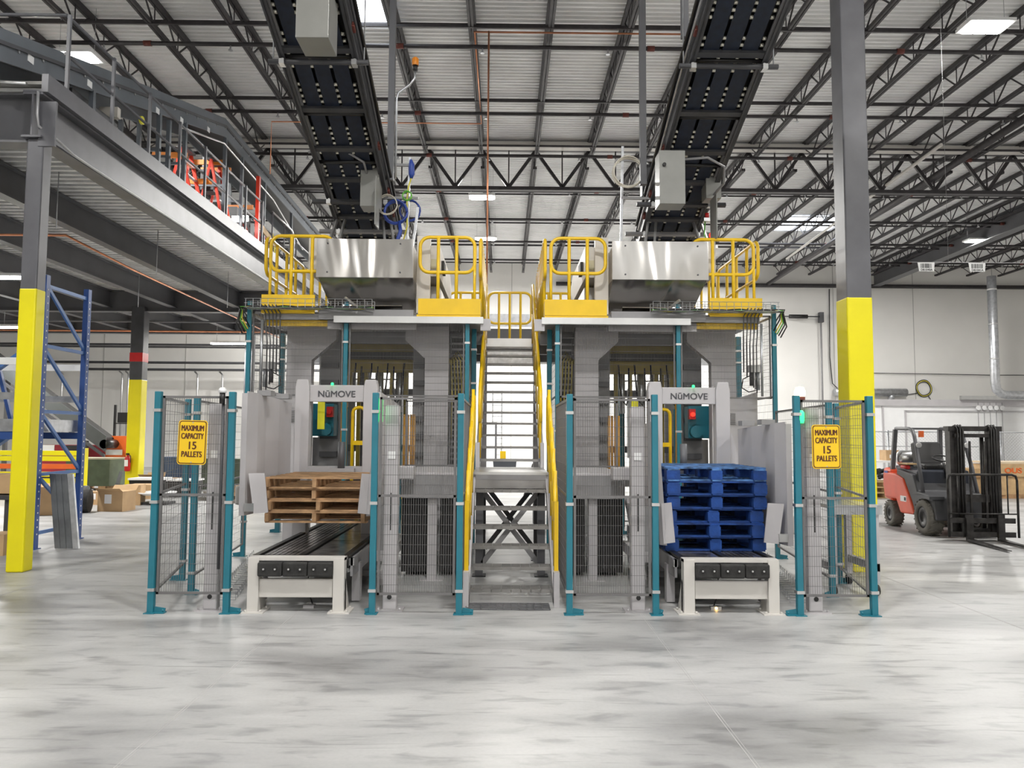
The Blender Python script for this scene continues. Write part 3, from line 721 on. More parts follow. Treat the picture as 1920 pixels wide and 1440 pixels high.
    o = T('guard_rail', 'yellow platform guard rail nearest the stair, front edge, %s side' % S, 'guard rail', (X(.9), 10.40, 3.3))
    p, q = ((X(1.29), 10.40), (X(.53), 10.40)); loop_rail(o, p, q, 3.32, zt, 2, low=3.90)
    MB().cyl((X(.53), 10.40, 3.32), (X(.53), 10.40, 4.2), .021, 8).build('end_upright', YEL, o)
    o = T('guard_rail', 'yellow platform guard rail at the outer front corner, %s side' % S, 'guard rail', (X(3.0), 10.40, 3.3))
    loop_rail(o, (X(3.36), 10.40), (X(2.50), 10.40), 3.32, zt, 2, low=3.90)
    MB().cyl((X(3.36), 10.40, 3.32), (X(3.36), 10.40, 4.2), .021, 8).build('end_upright', YEL, o)
    o = T('guard_rail', 'yellow guard rail running back along the outer side of the %s platform' % S, 'guard rail', (X(3.43), 12.4, 3.3))
    loop_rail(o, (X(3.43), 10.42), (X(3.43), 12.4), 3.32, zt, 3, low=3.86); loop_rail(o, (X(3.43), 12.45), (X(3.43), 14.5), 3.32, zt, 3, low=3.86)
    o = T('guard_rail', 'yellow guard rail running back beside the upper stair, %s side' % S, 'guard rail', (X(.45), 11.8, 3.3))
    loop_rail(o, (X(.45), 10.42), (X(.45), 11.75), 3.32, zt, 5, low=3.86, cor=.1); loop_rail(o, (X(.45), 11.78), (X(.45), 13.1), 3.32, zt, 5, low=3.86, cor=.1)
    o = T('guard_rail', 'yellow guard rail along the back edge of the %s platform' % S, 'guard rail', (X(1.9), 14.5, 3.3))
    for a_, b_ in ((.50, 1.2), (1.25, 2.3), (2.35, 3.4)): loop_rail(o, (X(a_), 14.5), (X(b_), 14.5), 3.32, zt, 2, low=3.86)
    # ---- stainless hood and beige covers
    o = T('steel_hood', 'stainless steel hood with %s reflections on the %s platform' % ('wavy' if s < 0 else 'bright', S), 'hood', (X(2.04), 10.7, 3.4))
    bx(MB(), 1.37, 2.70, 10.29, 10.32, 3.80, 4.335).build('upper_panel', STEEL, o)
    th = .02
    def slab(m, c4, t):
        c4 = [Vector(c) for c in c4]; m.add(c4 + [c + Vector((0, t, 0)) for c in c4], [(0, 1, 2, 3), (7, 6, 5, 4), (0, 4, 5, 1), (1, 5, 6, 2), (2, 6, 7, 3), (3, 7, 4, 0)])
    m = MB(); slab(m, [(X(1.38), 10.33, 3.80), (X(2.68), 10.33, 3.80), (X(2.58), 10.62, 3.48), (X(1.36), 10.62, 3.48)], .02)
    slab(m, [(X(1.36), 10.621, 3.48), (X(1.56), 10.621, 3.48), (X(1.56), 10.70, 3.38), (X(1.36), 10.70, 3.36)], .02)
    slab(m, [(X(2.40), 10.621, 3.48), (X(2.62), 10.621, 3.48), (X(2.54), 10.66, 3.43), (X(2.40), 10.66, 3.43)], .02)
    m.build('lower_panel', STEEL, o)
    m = MB()
    for u in (1.55, 2.55):
        for z in (3.87, 4.27): m.cyl((X(u), 10.292, z), (X(u), 10.282, z), .012, 8)
    m.each('screw', DARKST, o)
    bx(MB(), 1.40, 2.68, 10.36, 13.2, 3.84, 4.31).build('body', BEIGE, o)
    o = T('roller_unit', 'dark roller unit in the gap under the stainless hood, %s side' % S, 'rollers', (X(2.0), 11.2, 3.3))
    m = MB()
    for k in range(4): m.cyl((X(1.56), 11.2 + k * .18, 3.5), (X(2.42), 11.2 + k * .18, 3.5), .06, 12)
    m.each('roller', BLK, o); bx(MB(), 1.5, 2.5, 11.1, 12.0, 3.32, 3.42).build('tray', DARKST, o)
    o = T('side_cover', 'beige side cover with small display, inner side of the %s hood' % S, 'machine cover', (X(1.25), 11.5, 3.3))
    bx(MB(), 1.17, 1.36, 10.62, 10.70, 3.32, 4.47).build('front_cheek', BEIGE, o)
    m = MB().prism([(10.9, 4.40), (13.0, 4.40), (13.3, 4.25), (13.3, 3.95), (10.9, 3.95)], 'x', X(1.36), X(1.06)); m.build('upper_box', BEIGE, o)
    bx(MB(), 1.02, 1.06, 11.2, 11.5, 4.08, 4.25).build('display', INK, o)
    bx(MB(), 1.08, 1.2, 10.88, 10.9, 4.06, 4.2).build('front_plate', mat('label_plate', (.55, .50, .33), .5), o)
    bx(MB(), 1.1, 1.36, 11.4, 13.2, 3.32, 3.9).build('lower_box', ALU, o)
    o = T('side_cover', 'beige cover plate on the outer side of the %s hood' % S, 'machine cover', (X(2.8), 11.5, 4.0))
    bx(MB(), 2.74, 2.92, 10.72, 13.2, 3.95, 4.50).build('cover', BEIGE, o)
    # ---- cable tray above the tall fence
    o = T('cable_tray', 'wire cable tray full of black cables over the %s tall fence' % S, 'cable tray', (X(2.9), 10.3, 3.35))
    m = MB(); x0, x1 = 1.9, 3.62
    for y, z in ((10.14, 3.47), (10.14, 3.41), (10.14, 3.35), (10.2, 3.35), (10.26, 3.35), (10.32, 3.35), (10.34, 3.41), (10.34, 3.47)): m.cyl((X(x0), y, z), (X(x1), y, z), .004, 4)
    k = x0
    while k < x1: m.tube([(X(k), 10.14, 3.47), (X(k), 10.14, 3.35), (X(k), 10.34, 3.35), (X(k), 10.34, 3.47)], .004, 4); k += .1
    m.build('basket', GALV, o)
    for mt, off in ((BLK, 0), (BLK, .03), (GREENH, .055), (YELH, .08), (BLK, .11), (DARKST, .14)):
        m = MB(); pts = [(X(x0 + i * .12), 10.17 + off + .012 * math.sin(i * 1.7 + off * 40), 3.365 + .012 * math.cos(i * 1.3 + off * 90)) for i in range(16)]
        pts += [(X(3.69), 10.2 + off, 3.33), (X(3.74 - off * .5), 10.22 + off, 3.15 + off), (X(3.66 - off * .5), 10.24 + off, 3.0 + off)]
        m.tube(pts, .009, 6); m.build('cable', mt, o)
    m = MB()
    for i in range(5): m.tube([(X(3.45 - i * .05), 10.33, 3.42), (X(3.38 - i * .05), 10.30, 3.30), (X(3.36 - i * .045), 10.33, 2.9), (X(3.36 - i * .045), 10.34, 2.25 + i * .07)], .008, 6)
    m.each('dropping_cable', DARKST, o)
    MB().cyl((X(3.42), 10.3, 2.2), (X(3.42), 10.3, 3.2), .018, 8).build('conduit', GALV, o)
    MB().bar((X(2.3), 10.3, 3.52), (X(2.02), 10.65, 3.3), .03, .03).build('brace', ALU, o)
    o = T('pressure_regulator', 'grey pneumatic regulator with hoses inside the %s outer mesh' % S, 'regulator', (X(3.45), 10.55, 2.3))
    bx(MB(), 3.32, 3.50, 10.5, 10.62, 2.55, 2.65).build('body', ALU, o)
    MB().cyl((X(3.44), 10.56, 2.3), (X(3.44), 10.56, 2.56), .035, 10).build('bowl', GALV, o)
    MB().cyl((X(3.36), 10.56, 2.36), (X(3.36), 10.56, 2.56), .03, 10).build('bowl', DARKST, o)
    MB().tube([(X(3.32 + .0), 10.5, 2.5), (X(3.22), 10.5, 2.45), (X(3.2), 10.5, 2.33), (X(3.3), 10.5, 2.27), (X(3.42), 10.5, 2.3)], .009, 6).build('hose', BLK, o)
    # grey lower side cover with vent, outer
    o = T('corner_cover', 'pale sloped sheet cover with vent, outside the %s guide plate' % S, 'machine cover', (X(3.3), 10.8, 1.2))
    m = MB().prism([(X(3.5), 1.0), (X(3.5), 2.28), (X(2.85), 2.10), (X(2.85), 1.0)], 'y', 10.75, 10.80); m.build('sheet', LG, o)
    m = MB(); 
    for k in range(7): bx(m, 3.02, 3.18, 10.735, 10.75, 1.82 + k * .025, 1.832 + k * .025)
    m.build('vent_slats', MG, o)

bay(-1); bay(1)

# ------------------------------------------------------------------ stair
TREAD = mat('tread_steel', (.29, .28, .27), .45, .5, amp=.15)
def stair():
    xa, xb = -.335, .485
    for x, t, nm in ((xa, -1, 'left'), (xb, 1, 'right')):
        o = T('stair_stringer', 'pale grey %s stringer of the lower stair flight' % nm, 'stair stringer', (x, 8.2, 0))
        m = MB(); z0 = .02
        m.prism([(7.42, z0), (7.62, z0), (8.98, 1.0), (8.98, 1.20), (7.42, .05)], 'x', x, x + t * .055)
        m.build('channel', LG, o)
        MB().box(x, x + t * .055, 7.40, 7.55, 0, .33).build('toe', LG, o)
        o = T('stair_stringer', 'pale grey %s stringer of the upper stair flight' % nm, 'stair stringer', (x, 12, 1.2))
        MB().prism([(10.25, 1.10), (10.45, 1.10), (13.5, 3.05), (13.5, 3.38), (13.3, 3.40), (10.25, 1.42)], 'x', x, x + t * .05).build('channel', LG, o)
    ordn = ['first', 'second', 'third', 'fourth', 'fifth', 'sixth', 'seventh', 'eighth', 'ninth', 'tenth', 'eleventh', 'twelfth']
    def tread(y, z, d, lab):
        o = T('stair_tread', lab, 'stair tread', ((xa + xb) / 2, y + d / 2, z - .03))
        m = MB().box(xa, xb, y, y + .012, z - .032, z).box(xa, xb, y + d - .01, y + d, z - .03, z)
        m.build('nosing', TREAD, o)
        m = MB()
        for k in range(9):
            x = xa + .02 + (xb - xa - .04) * k / 8; m.box(x - .003, x + .003, y, y + d, z - .025, z - .002)
        for k in range(1, 5): m.box(xa, xb, y + d * k / 5 - .003, y + d * k / 5 + .003, z - .02, z - .004)
        m.build('grating', TREAD, o)
    for k in range(6): tread(7.60 + .217 * k, .13 + .18 * k, .215, 'grating stair tread, %s of the lower flight counted from the floor' % ordn[k])
    for k in range(12): tread(10.35 + .255 * k, 1.325 + .170 * k, .20, 'grating stair tread, %s of the upper flight counted from the landing' % ordn[k])
    MB().box(xa, xb, 7.25, 7.52, 0, .012).build('floor_grate', GALV, label='flat grating lying on the floor at the stair foot', cat='grating') if 0 else None
    o = T('floor_grate', 'flat grating lying on the floor at the foot of the stair', 'grating', (.08, 7.4, 0))
    m = MB()
    for k in range(12): x = -.36 + .8 * k / 11; m.box(x, x + .005, 7.28, 7.55, .002, .014)
    for k in range(5): m.box(-.36, .445, 7.28 + .066 * k, 7.285 + .066 * k, .002, .012)
    m.build('bars', GREYST, o)
    o = T('stair_landing', 'intermediate landing of bright steel between the two stair flights', 'landing', (.08, 9.6, 1.1))
    MB().box(xa - .03, xb + .03, 8.9, 10.3, 1.19, 1.22).build('deck_plate', ALU, o)
    MB().box(xa, xb, 8.89, 8.93, 1.00, 1.19).build('front_riser', mat('riser_steel', (.36, .35, .345), .38, .6, amp=.15, sc=3), o)
    MB().box(xa, xb, 8.885, 8.89, 1.13, 1.185).build('perforated_lip', MG, o)
    for x, t in ((xa, -1), (xb, 1)):
        MB().box(x, x + t * .05, 8.93, 10.3, 1.0, 1.2).build('side_beam', LG, o)
        MB().box(x - t * .0, x + t * .05, 10.2, 10.35, 1.22, 1.55).build('corner_plate', LG, o)
    # support trestle with X braces under the landing
    o = T('stair_trestle', 'grey trestle with crossed braces under the stair landing', 'trestle', (.08, 9.2, 0))
    for y, xs in ((9.05, 1), (10.2, 1)):
        for x in (-.29, .44): MB().box(x - .045, x + .045, y - .04, y + .04, 0, 1.0).build('leg', GREYST, o)
        MB().bar((-.25, y - .03, .15), (.40, y - .03, .98), .06, .02, up=(0, 1, 0)).build('brace', MG if y < 10 else GREYST, o)
        MB().bar((.40, y + .03, .15), (-.25, y + .03, .98), .06, .02, up=(0, 1, 0)).build('brace', MG if y < 10 else GREYST, o)
        for x in (-.29, .44): MB().box(x - .08, x + .08, y - .09, y + .09, 0, .012).build('foot', DARKST, o)
    MB().box(.055, .105, 9.0, 9.01, .54, .59).build('centre_bolt', WHITE, o)
    # top landing
    o = T('top_landing', 'steel top landing joining the two platforms behind the stair', 'landing', (.08, 14, 3.3))
    MB().box(-.42, .6, 13.40, 14.55, 3.32, 3.37).build('deck', ALU, o)
    MB().box(xa, xb, 13.39, 13.41, 3.13, 3.36).build('nosing_plate', ALU, o)
    o = T('guard_rail', 'yellow rail closing the top of the stair in the middle', 'guard rail', (.08, 14.5, 3.37))
    loop_rail(o, (-.33, 14.5), (.50, 14.5), 3.37, 4.40, 3, low=3.80)
    # hand rails
    for x, t, nm in ((xa - .03, -1, 'left'), (xb + .03, 1, 'right')):
        o = T('hand_rail', 'yellow %s hand rail of the lower stair flight' % nm, 'hand rail', (x, 8.2, .3))
        top = [(x, 8.95, 2.08), (x, 8.9, 2.10), (x, 8.8, 2.03), (x, 7.72, 1.14), (x, 7.62, 1.0), (x, 7.60, .92), (x, 7.66, .82), (x, 7.75, .80), (x, 8.93, 1.62), (x, 8.98, 1.7), (x, 8.97, 2.0)]
        MB().tube(top, .026, 8, closed=True).build('rail_loop', YEL, o)
        for k in range(5):
            y = 7.70 + k * .27; z = .20 + (y - 7.5) * .82
            MB().cyl((x, y, z - .02), (x, y, z + .93), .019, 8).build('upright', YEL, o)
        MB().box(x - .02, x + .02, 7.50, 7.56, .30, 1.0).build('lower_post', YEL, o)
        o = T('hand_rail', 'yellow %s hand rail of the upper stair flight' % nm, 'hand rail', (x, 11.8, 1.4))
        a, b = (10.30, 1.30), (13.35, 3.30)
        xx = x - t * .028
        pts = [(xx, a[0], a[1] + .96), (xx, b[0] - .1, b[1] + 1.0), (xx, b[0], b[1] + 1.02), (xx, b[0] + .08, b[1] + .95), (xx, b[0] + .08, b[1] + .6), (xx, b[0], b[1] + .5), (xx, a[0] + .1, a[1] + .52), (xx, a[0], a[1] + .55), (xx, a[0] - .04, a[1] + .75)]
        MB().tube(pts, .025, 8, closed=True).build('rail_loop', YEL, o)
        for k in range(8):
            y = 10.36 + k * .42; z = 1.30 + (y - 10.3) * .656
            MB().cyl((xx, y, z), (xx, y, z + .96), .018, 8).build('upright', YEL, o)
stair()

# ------------------------------------------------------------------ capacity signs and beacons
for x, nm, tl, zz in ((-2.905, 'left', -1.2, 1.36), (3.015, 'right', 0.4, 1.355)):
    o = T('capacity_sign', 'yellow MAXIMUM CAPACITY 15 PALLETS sign on the %s front mesh' % nm, 'sign', (x, 7.09, zz))
    w_, h_ = .268, .412; r = .03
    def rr(w2, h2, r2): 
        pts = []
        for cx_, cz, a0 in ((w2 / 2 - r2, h2 / 2 - r2, 0), (-w2 / 2 + r2, h2 / 2 - r2, 90), (-w2 / 2 + r2, -h2 / 2 + r2, 180), (w2 / 2 - r2, -h2 / 2 + r2, 270)):
            pts += [(x + cx_ + r2 * math.cos(R(a0 + k * 22.5)), zz + h_ / 2 + cz + r2 * math.sin(R(a0 + k * 22.5))) for k in range(5)]
        return pts
    MB().prism(rr(w_, h_, r), 'y', 7.086, 7.09).build('plate', SIGNY, o)
    MB().prism(rr(w_ - .016, h_ - .016, r - .006), 'y', 7.0845, 7.086).build('border', SIGNB, o)
    MB().prism(rr(w_ - .032, h_ - .032, r - .01), 'y', 7.083, 7.0845).build('face', SIGNY, o)
    for k, (t, sz, dz) in enumerate((('MAXIMUM', .074, .335), ('CAPACITY', .074, .262), ('15', .10, .174), ('PALLETS', .074, .094))):
        text('lettering', t, sz, SIGNB, (x, 7.0825, zz + dz), o, fit=(.205, .205, .066, .185)[k], bold=.0011)
    m = MB()
    for dz in (.022, .39): m.cyl((x, 7.083, zz + dz), (x, 7.078, zz + dz), .006, 8)
    m.each('bolt', ALU, o); o.rotation_euler = (0, R(-tl), 0)
o = T('signal_beacon', 'lit amber dome beacon with green lamp on top of the right front fence', 'beacon', (2.78, 7.12, 1.95))
MB().lathe((2.795, 7.14, 2.03), [(.0, 0), (.045, 0), (.05, .02), (.05, .06), (.035, .09), (.001, .1)]).build('dome', AMB, o)
MB().box(2.74, 2.83, 7.10, 7.18, 2.00, 2.03).build('bracket', RUST, o); MB().box(2.765, 2.79, 7.11, 7.14, 1.9, 2.0).build('arm', BLK, o)
MB().lathe((2.79, 7.12, 1.78), [(.0, 0), (.028, .0), (.034, .03), (.034, .1), (.02, .12), (.001, .12)]).build('green_lamp', GRN, o)
MB().cyl((2.79, 7.14, .5), (2.79, 7.14, 1.8), .02, 8).build('conduit', GREYST, o)
o = T('signal_beacon', 'unlit white dome beacon on top of the left front fence', 'beacon', (-2.61, 7.12, 1.95))
MB().lathe((-2.64, 7.1, 2.03), [(.0, 0), (.035, 0), (.035, .03), (.02, .05), (.001, .052)]).build('dome', WHITE, o)
MB().cyl((-2.64, 7.1, 1.93), (-2.64, 7.1, 2.03), .026, 10).build('base', BLK, o); MB().cyl((-2.635, 7.12, .4), (-2.635, 7.12, 1.95), .014, 8).build('cable', DARKST, o)
o = T('green_strip_lamp', 'bright green strip lamp behind the inner left front mesh', 'lamp', (-1.17, 7.2, 1.8))
MB().cyl((-1.165, 7.18, 1.77), (-1.165, 7.18, 1.99), .012, 8).build('tube', GRN, o)
# workstand behind the right fence
o = T('work_stand', 'grey steel trolley on casters behind the outer right fence wing', 'trolley', (3.68, 8.3, 0))
MB().box(3.42, 3.95, 8.0, 8.7, .90, .94).build('top', ALU, o); MB().box(3.40, 3.97, 7.98, 8.0, .84, .94).build('front_rail', GALV, o)
for x, y in ((3.46, 8.03), (3.91, 8.03), (3.46, 8.66), (3.91, 8.66)):
    MB().box(x - .03, x + .03, y - .03, y + .03, .12, .9).build('leg', LG, o)
    MB().cyl((x - .02, y, .055), (x + .02, y, .055), .055, 14).build('caster', RUB, o)
MB().box(3.43, 3.48, 8.0, 8.7, .25, .33).box(3.89, 3.94, 8, 8.7, .25, .33).each('stretcher', MG, o)

# ================================================================== overhead belt conveyors
SL = math.atan(.369)
def overhead(cx_, side):
    s = -1 if side == 'left' else 1
    ct, st = math.cos(SL), math.sin(SL)
    def P(x, Y, n):       # Y along the hall, n normal offset from the underside plane
        t = Y - 7.9
        return Vector((cx_ + x, Y + n * st, 6.34 - .369 * t + n * ct))
    def cb(m, x0, x1, y0, y1, n0, n1):
        v = [P(x0, y0, n0), P(x1, y0, n0), P(x1, y1, n0), P(x0, y1, n0), P(x0, y0, n1), P(x1, y0, n1), P(x1, y1, n1), P(x0, y1, n1)]
        return m.add(v, [(0, 3, 2, 1), (4, 5, 6, 7), (0, 1, 5, 4), (1, 2, 6, 5), (2, 3, 7, 6), (3, 0, 4, 7)])
    Y0, Y1 = 2.6, 12.2
    o = T('overhead_conveyor', 'inclined overhead belt conveyor with three navy belts, on the %s' % side, 'conveyor', (cx_, 7.9, 6.3))
    for x in (-.44, .44):
        m = cb(MB(), x - .02, x + .02, Y0, Y1, -.06, .16); sg = 1 if x < 0 else -1
        cb(m, x, x + sg * .05, Y0, Y1, -.06, -.045); cb(m, x, x - sg * .06, Y0, Y1, .14, .16)
        m.build('side_rail', DARKST, o)
    for x in (-.235, -.01, .215):
        m = MB(); y = Y0
        while y < Y1:
            e = min(y + .86, Y1); cb(m, x - .093, x + .093, y, e, .0, .012); y += .86
        m.build('belt_strip', BELT, o)
    cb(MB(), -.42, .42, Y0, Y1, .10, .12).build('bed', BLK, o)
    m = MB(); y = Y0 + .1; k = 0
    for x in (-.122, .102, -.355, .335):
        y = Y0 + .1; k = 0
        while y < Y1 - .1:
            if k % 8 < 6:
                a = P(x - .019, y, .010); b = P(x + .019, y, .010); m.cyl(a, b, .022, 8)
            y += .088; k += 1
    m.build('idler_wheels', mat('wheel_metal', (.62, .60, .52), .35, .6, amp=.2), o, kind='stuff')
    m = MB(); y = Y0 + .86
    while y < Y1: m.cyl(P(-.42, y, -.005), P(.42, y, -.005), .028, 10); y += .86
    m.each('return_roller', BLK, o)
    m = MB()
    for y in (5.2, 6.9, 8.52, 9.40, 10.08, 10.68, 11.5): cb(m, -.42, .42, y - .035, y + .035, -.04, .02)
    m.each('cross_member', DARKST, o)
    # ragged film guard on the outer edge
    m = cb(MB(), s * .40 - .025, s * .40 + .025, Y0, Y1, .0, .03); m.build('edge_guard', MG, o)
    m = MB().tube([P(-s * .50, y, .02 + .012 * math.sin(y * 3)) for y in [Y0 + .4 * k for k in range(24)]], .016, 6).build('side_conduit', GALV if s > 0 else DARKST, o)
    m = MB().tube([P(-s * .53, y, .09 + .01 * math.sin(y * 2.2)) for y in [Y0 + .4 * k for k in range(24)]], .02, 6).build('side_cable', BLK, o)
    m = MB()
    for y in (8.2, 10.0, 10.9, 11.4): cb(m, -s * .47 - .02, -s * .47 + .02, y, y + .09, -.03, .04)
    m.each('reflector', RUST, o)
    # hanger struts
    for y, ex in ((8.62, .58), (11.05, .66), (11.75, .72)):
        h = MB().cyl(P(-ex, y, -.10), P(ex, y, -.10), .03, 10) if y < 9 else cb(MB(), -ex, ex, y - .025, y + .025, -.13, -.08)
        h = h.build('hanger_strut', DARKST if y < 11.5 else MG, o)
        if y < 9:
            m = MB()
            for x in (-ex + .05, ex - .05):
                a = P(x, y, -.08); m.cyl(a, (a.x, a.y, 9.9), .009, 6)
            m.each('hanger_rod', GALV, o)
        m = MB()
        for x in (-.42, .42):
            a = P(x, y, -.09); m.box(a.x - .03, a.x + .03, a.y - .05, a.y + .05, a.z - .05, a.z + .01); m.box(a.x - .012, a.x + .012, a.y - .01, a.y + .01, a.z, a.z + .1)
        m.each('bracket', ALU, o)
    # end frame onto the hood
    m = MB().box(cx_ - .62, cx_ + .62, 11.3, 11.36, 4.50, 4.55); m.box(cx_ - .48, cx_ + .48, 11.2, 11.3, 4.52, 4.56)
    for x in (-.5, -.35, .38, .52): m.bar((cx_ + x, 11.3, 4.45), (cx_ + x * .8, 11.5, 4.95), .035)
    m.build('end_frame', ALU, o)
    return P
PL = overhead(-2.20, 'left'); PR = overhead(2.60, 'right')
def cbox(x0, x1, y0, y1, z0, z1, label, door=None, dial=False):
    o = T('control_cabinet', label, 'control cabinet', ((x0 + x1) / 2, (y0 + y1) / 2, z0))
    cm = mat('cabinet_grey', (.235, .235, .22), .42, .2, amp=.04)
    MB().box(x0, x1, y0, y1, z0, z1).build('housing', cm, o, bev=.006)
    if door: MB().box(*door).build('door', cm, o)
    if dial: MB().cyl((x0 + .06, y0, z1 - .2), (x0 + .06, y0 - .03, z1 - .2), .025, 10).build('switch', BLK, o)
    return o
cbox(-2.18, -1.84, 7.55, 7.95, 5.72, 6.28, 'grey cabinet hanging under the upper left conveyor')
cbox(-2.06, -1.80, 10.5, 10.8, 4.86, 5.42, 'open grey cabinet hanging under the lower left conveyor', (-1.80, -1.785, 10.2, 10.5, 4.52, 5.20))
cbox(2.02, 2.36, 9.75, 10.05, 4.70, 5.42, 'large grey cabinet with red switch on the inner side of the right conveyor', dial=True)
cbox(2.86, 3.08, 10.6, 10.85, 5.05, 5.40, 'small grey junction cabinet on the outer side of the right conveyor', (2.92, 2.935, 10.3, 10.62, 4.40, 5.02))
for pts, lab in (([(-2.75, 10.3, 5.55), (-2.5, 10.25, 5.62), (-2.15, 10.2, 5.50), (-1.98, 10.3, 5.42), (-1.97, 10.6, 5.3)], 'grey flexible conduit crossing under the left conveyor'),
                 ([(2.35, 9.9, 5.35), (2.7, 9.9, 5.38), (2.98, 10.1, 5.33), (3.06, 10.4, 5.2), (2.97, 10.62, 5.1)], 'grey flexible conduit crossing under the right conveyor')):
    MB().tube(pts, .017, 8).build('conduit', MG, label=lab, cat='conduit')
# roof hung square tubes
MB().box(-1.73, -1.64, 10.75, 10.84, 5.33, 10.1).build('support_tube', GREYST, label='dark square tube hanging from the roof beside the left conveyor', cat='support tube')
MB().box(1.95, 2.04, 10.75, 10.84, 5.30, 10.1).build('support_tube', GREYST, label='dark square tube hanging from the roof beside the right conveyor', cat='support tube')
MB().box(2.06, 2.14, 8.6, 8.68, 6.35, 10.1).build('support_tube', GREYST, label='short dark strut dropping from the roof to the right conveyor', cat='support tube')
o = T('beacon_mast', 'orange beacon on a bent grey conduit beside the left roof tube', 'beacon', (-1.4, 10.8, 6.6))
MB().tube([(-1.61, 10.78, 5.35), (-1.61, 10.78, 6.55), (-1.58, 10.78, 6.64), (-1.42, 10.78, 6.76), (-1.35, 10.78, 6.86), (-1.345, 10.78, 6.97)], .017, 8).build('conduit', GALV, o)
MB().cyl((-1.345, 10.78, 6.97), (-1.345, 10.78, 7.05), .035, 12).build('base', BLK, o)
MB().lathe((-1.345, 10.78, 7.05), [(.045, 0), (.05, .02), (.05, .1), (.03, .12), (.001, .125)]).build('dome', AMBO, o)
# end frames with coils of cable
def coil(name, c, r, n, m, label, tr=.011, ax='y'):
    pts = []
    for i in range(n * 20):
        a = 2 * math.pi * i / 20; rr = r * (1 + .06 * math.sin(i * .37)); k = i / 20
        pts.append((c[0] + rr * math.cos(a), c[1] + .012 * k + .01 * math.sin(i), c[2] + rr * math.sin(a)) if ax == 'y' else (c[0] + .012 * k, c[1] + rr * math.cos(a), c[2] + rr * math.sin(a)))
    MB().tube(pts, tr, 6).build(name, m, label=label, cat='cable')
coil('blue_hose_coil', (-1.62, 10.9, 4.90), .165, 4, BLUEH, 'large blue hose coil hanging left of the conveyor end frame', .016)
coil('blue_hose_coil', (-1.44, 11.1, 4.98), .15, 2, BLUEH, 'smaller blue hose coil behind the green cable coil', .014)
coil('green_cable_coil', (-1.45, 10.85, 5.13), .065, 3, GREENH, 'small bright green cable coil above the blue hoses', .009)
coil('white_cable_coil', (-1.73, 10.8, 4.98), .14, 3, CREAM, 'thin white cable loops beside the left control cabinet', .006)
coil('cream_cable_coil', (1.78, 10.8, 5.50), .22, 4, CREAM, 'cream cable coil hanging from the strut beside the right conveyor', .009)
for x, z0, z1, lab in ((-1.46, 4.45, 5.75, 'aluminium upright strut carrying the blue hoses left'), (1.70, 4.45, 5.95, 'aluminium upright strut carrying the cream cable coil right'), (-1.38, 4.32, 5.0, 'short slanted aluminium strut on the left conveyor end frame')):
    MB().bar((x, 11.0, z0), (x + (.03 if z1 > 5.1 else .08), 11.0, z1), .035).build('strut', GALV, label=lab, cat='strut')
for x0, x1, z, lab in ((-1.95, -1.36, 5.62, 'upper crossbar of the left cable frame'), (-1.95, -1.3, 5.12, 'lower crossbar of the left cable frame'), (1.62, 2.2, 5.72, 'upper crossbar of the right cable frame'), (1.70, 2.2, 5.15, 'lower crossbar of the right cable frame')):
    MB().box(x0, x1, 10.98, 11.02, z, z + .035).build('crossbar', MG, label='grey ' + lab, cat='crossbar')
o = T('blue_sleeve', 'blue wrapped hose bundle tied high on the left strut', 'hose bundle', (-1.42, 10.95, 5.5))
MB().tube([(-1.41, 10.95, 5.70), (-1.40, 10.95, 5.62), (-1.395, 10.95, 5.48), (-1.40, 10.95, 5.42)], [.02, .045, .045, .02], 10).build('sleeve', BLUEH, o)
MB().tube([(-1.40, 10.95, 5.42), (-1.44, 10.95, 5.3), (-1.46, 10.95, 5.1), (-1.45, 10.95, 4.7), (-1.5, 10.95, 4.5)], .01, 6).build('yellow_cord', YELH, o)
MB().tube([(-1.56, 10.9, 4.76), (-1.53, 10.85, 4.6), (-1.57, 10.85, 4.48), (-1.56, 10.85, 4.4)], [.02, .03, .03, .02], 8).build('hanging_hose', BLUEH, label='short end of blue hose over the left hood', cat='hose')
o = T('motor_unit', 'dark motor block beside the right roof tube', 'motor', (2.1, 11.2, 5.3))
MB().box(2.04, 2.2, 11.1, 11.3, 5.25, 5.72).build('body', DARKST, o); MB().box(2.2, 2.29, 11.05, 11.15, 5.45, 5.75).each('bracket', ALU, o); MB().box(2.2, 2.27, 11.0, 11.05, 5.42, 5.52).build('sensor', BLUEH, o)
MB().ball((3.05, 11.0, 4.62), .045).build('red_lamp', REDL, label='round glowing red lamp beside the right conveyor end', cat='lamp')
o = T('valve_block', 'small valve block with hoses beside the right conveyor end', 'valve', (3.02, 11, 4.8))
MB().box(2.92, 3.1, 10.95, 11.05, 4.82, 4.87).build('plate', ALU, o); MB().cyl((2.98, 11, 4.87), (2.98, 11, 4.95), .03, 8).cyl((3.06, 11, 4.87), (3.06, 11, 4.93), .025, 8).each('valve', RED, o)
MB().tube([(2.95, 11, 4.82), (2.92, 10.95, 4.6), (2.98, 10.9, 4.5), (2.9, 10.9, 4.42)], .009, 6).build('hose', GREENH, o)
# copper lines
def pipe(pts, lab, r=.018, m=None, name='copper_pipe', cat='pipe'): MB().tube(pts, r, 8).build(name, m or COPP, label=lab, cat=cat)
pipe([(-.36, 14.35, 3.5), (-.36, 14.35, 9.55)], 'vertical copper pipe dropping from the roof behind the stair')
pipe([(-.66, 14.4, 9.56), (3.7, 14.4, 9.56), (3.7, 14.4, 9.3)], 'horizontal copper pipe crossing under the near roof joists')
pipe([(-.64, 14.4, 9.56), (-.64, 18.8, 9.56)], 'copper pipe running along the joist above the stair', .015)
pipe([(-.64, 18.8, 9.56), (-5.97, 18.8, 9.56), (-5.97, 18.8, 8.2)], 'copper pipe crossing left under the joists and dropping to the mezzanine', .016)

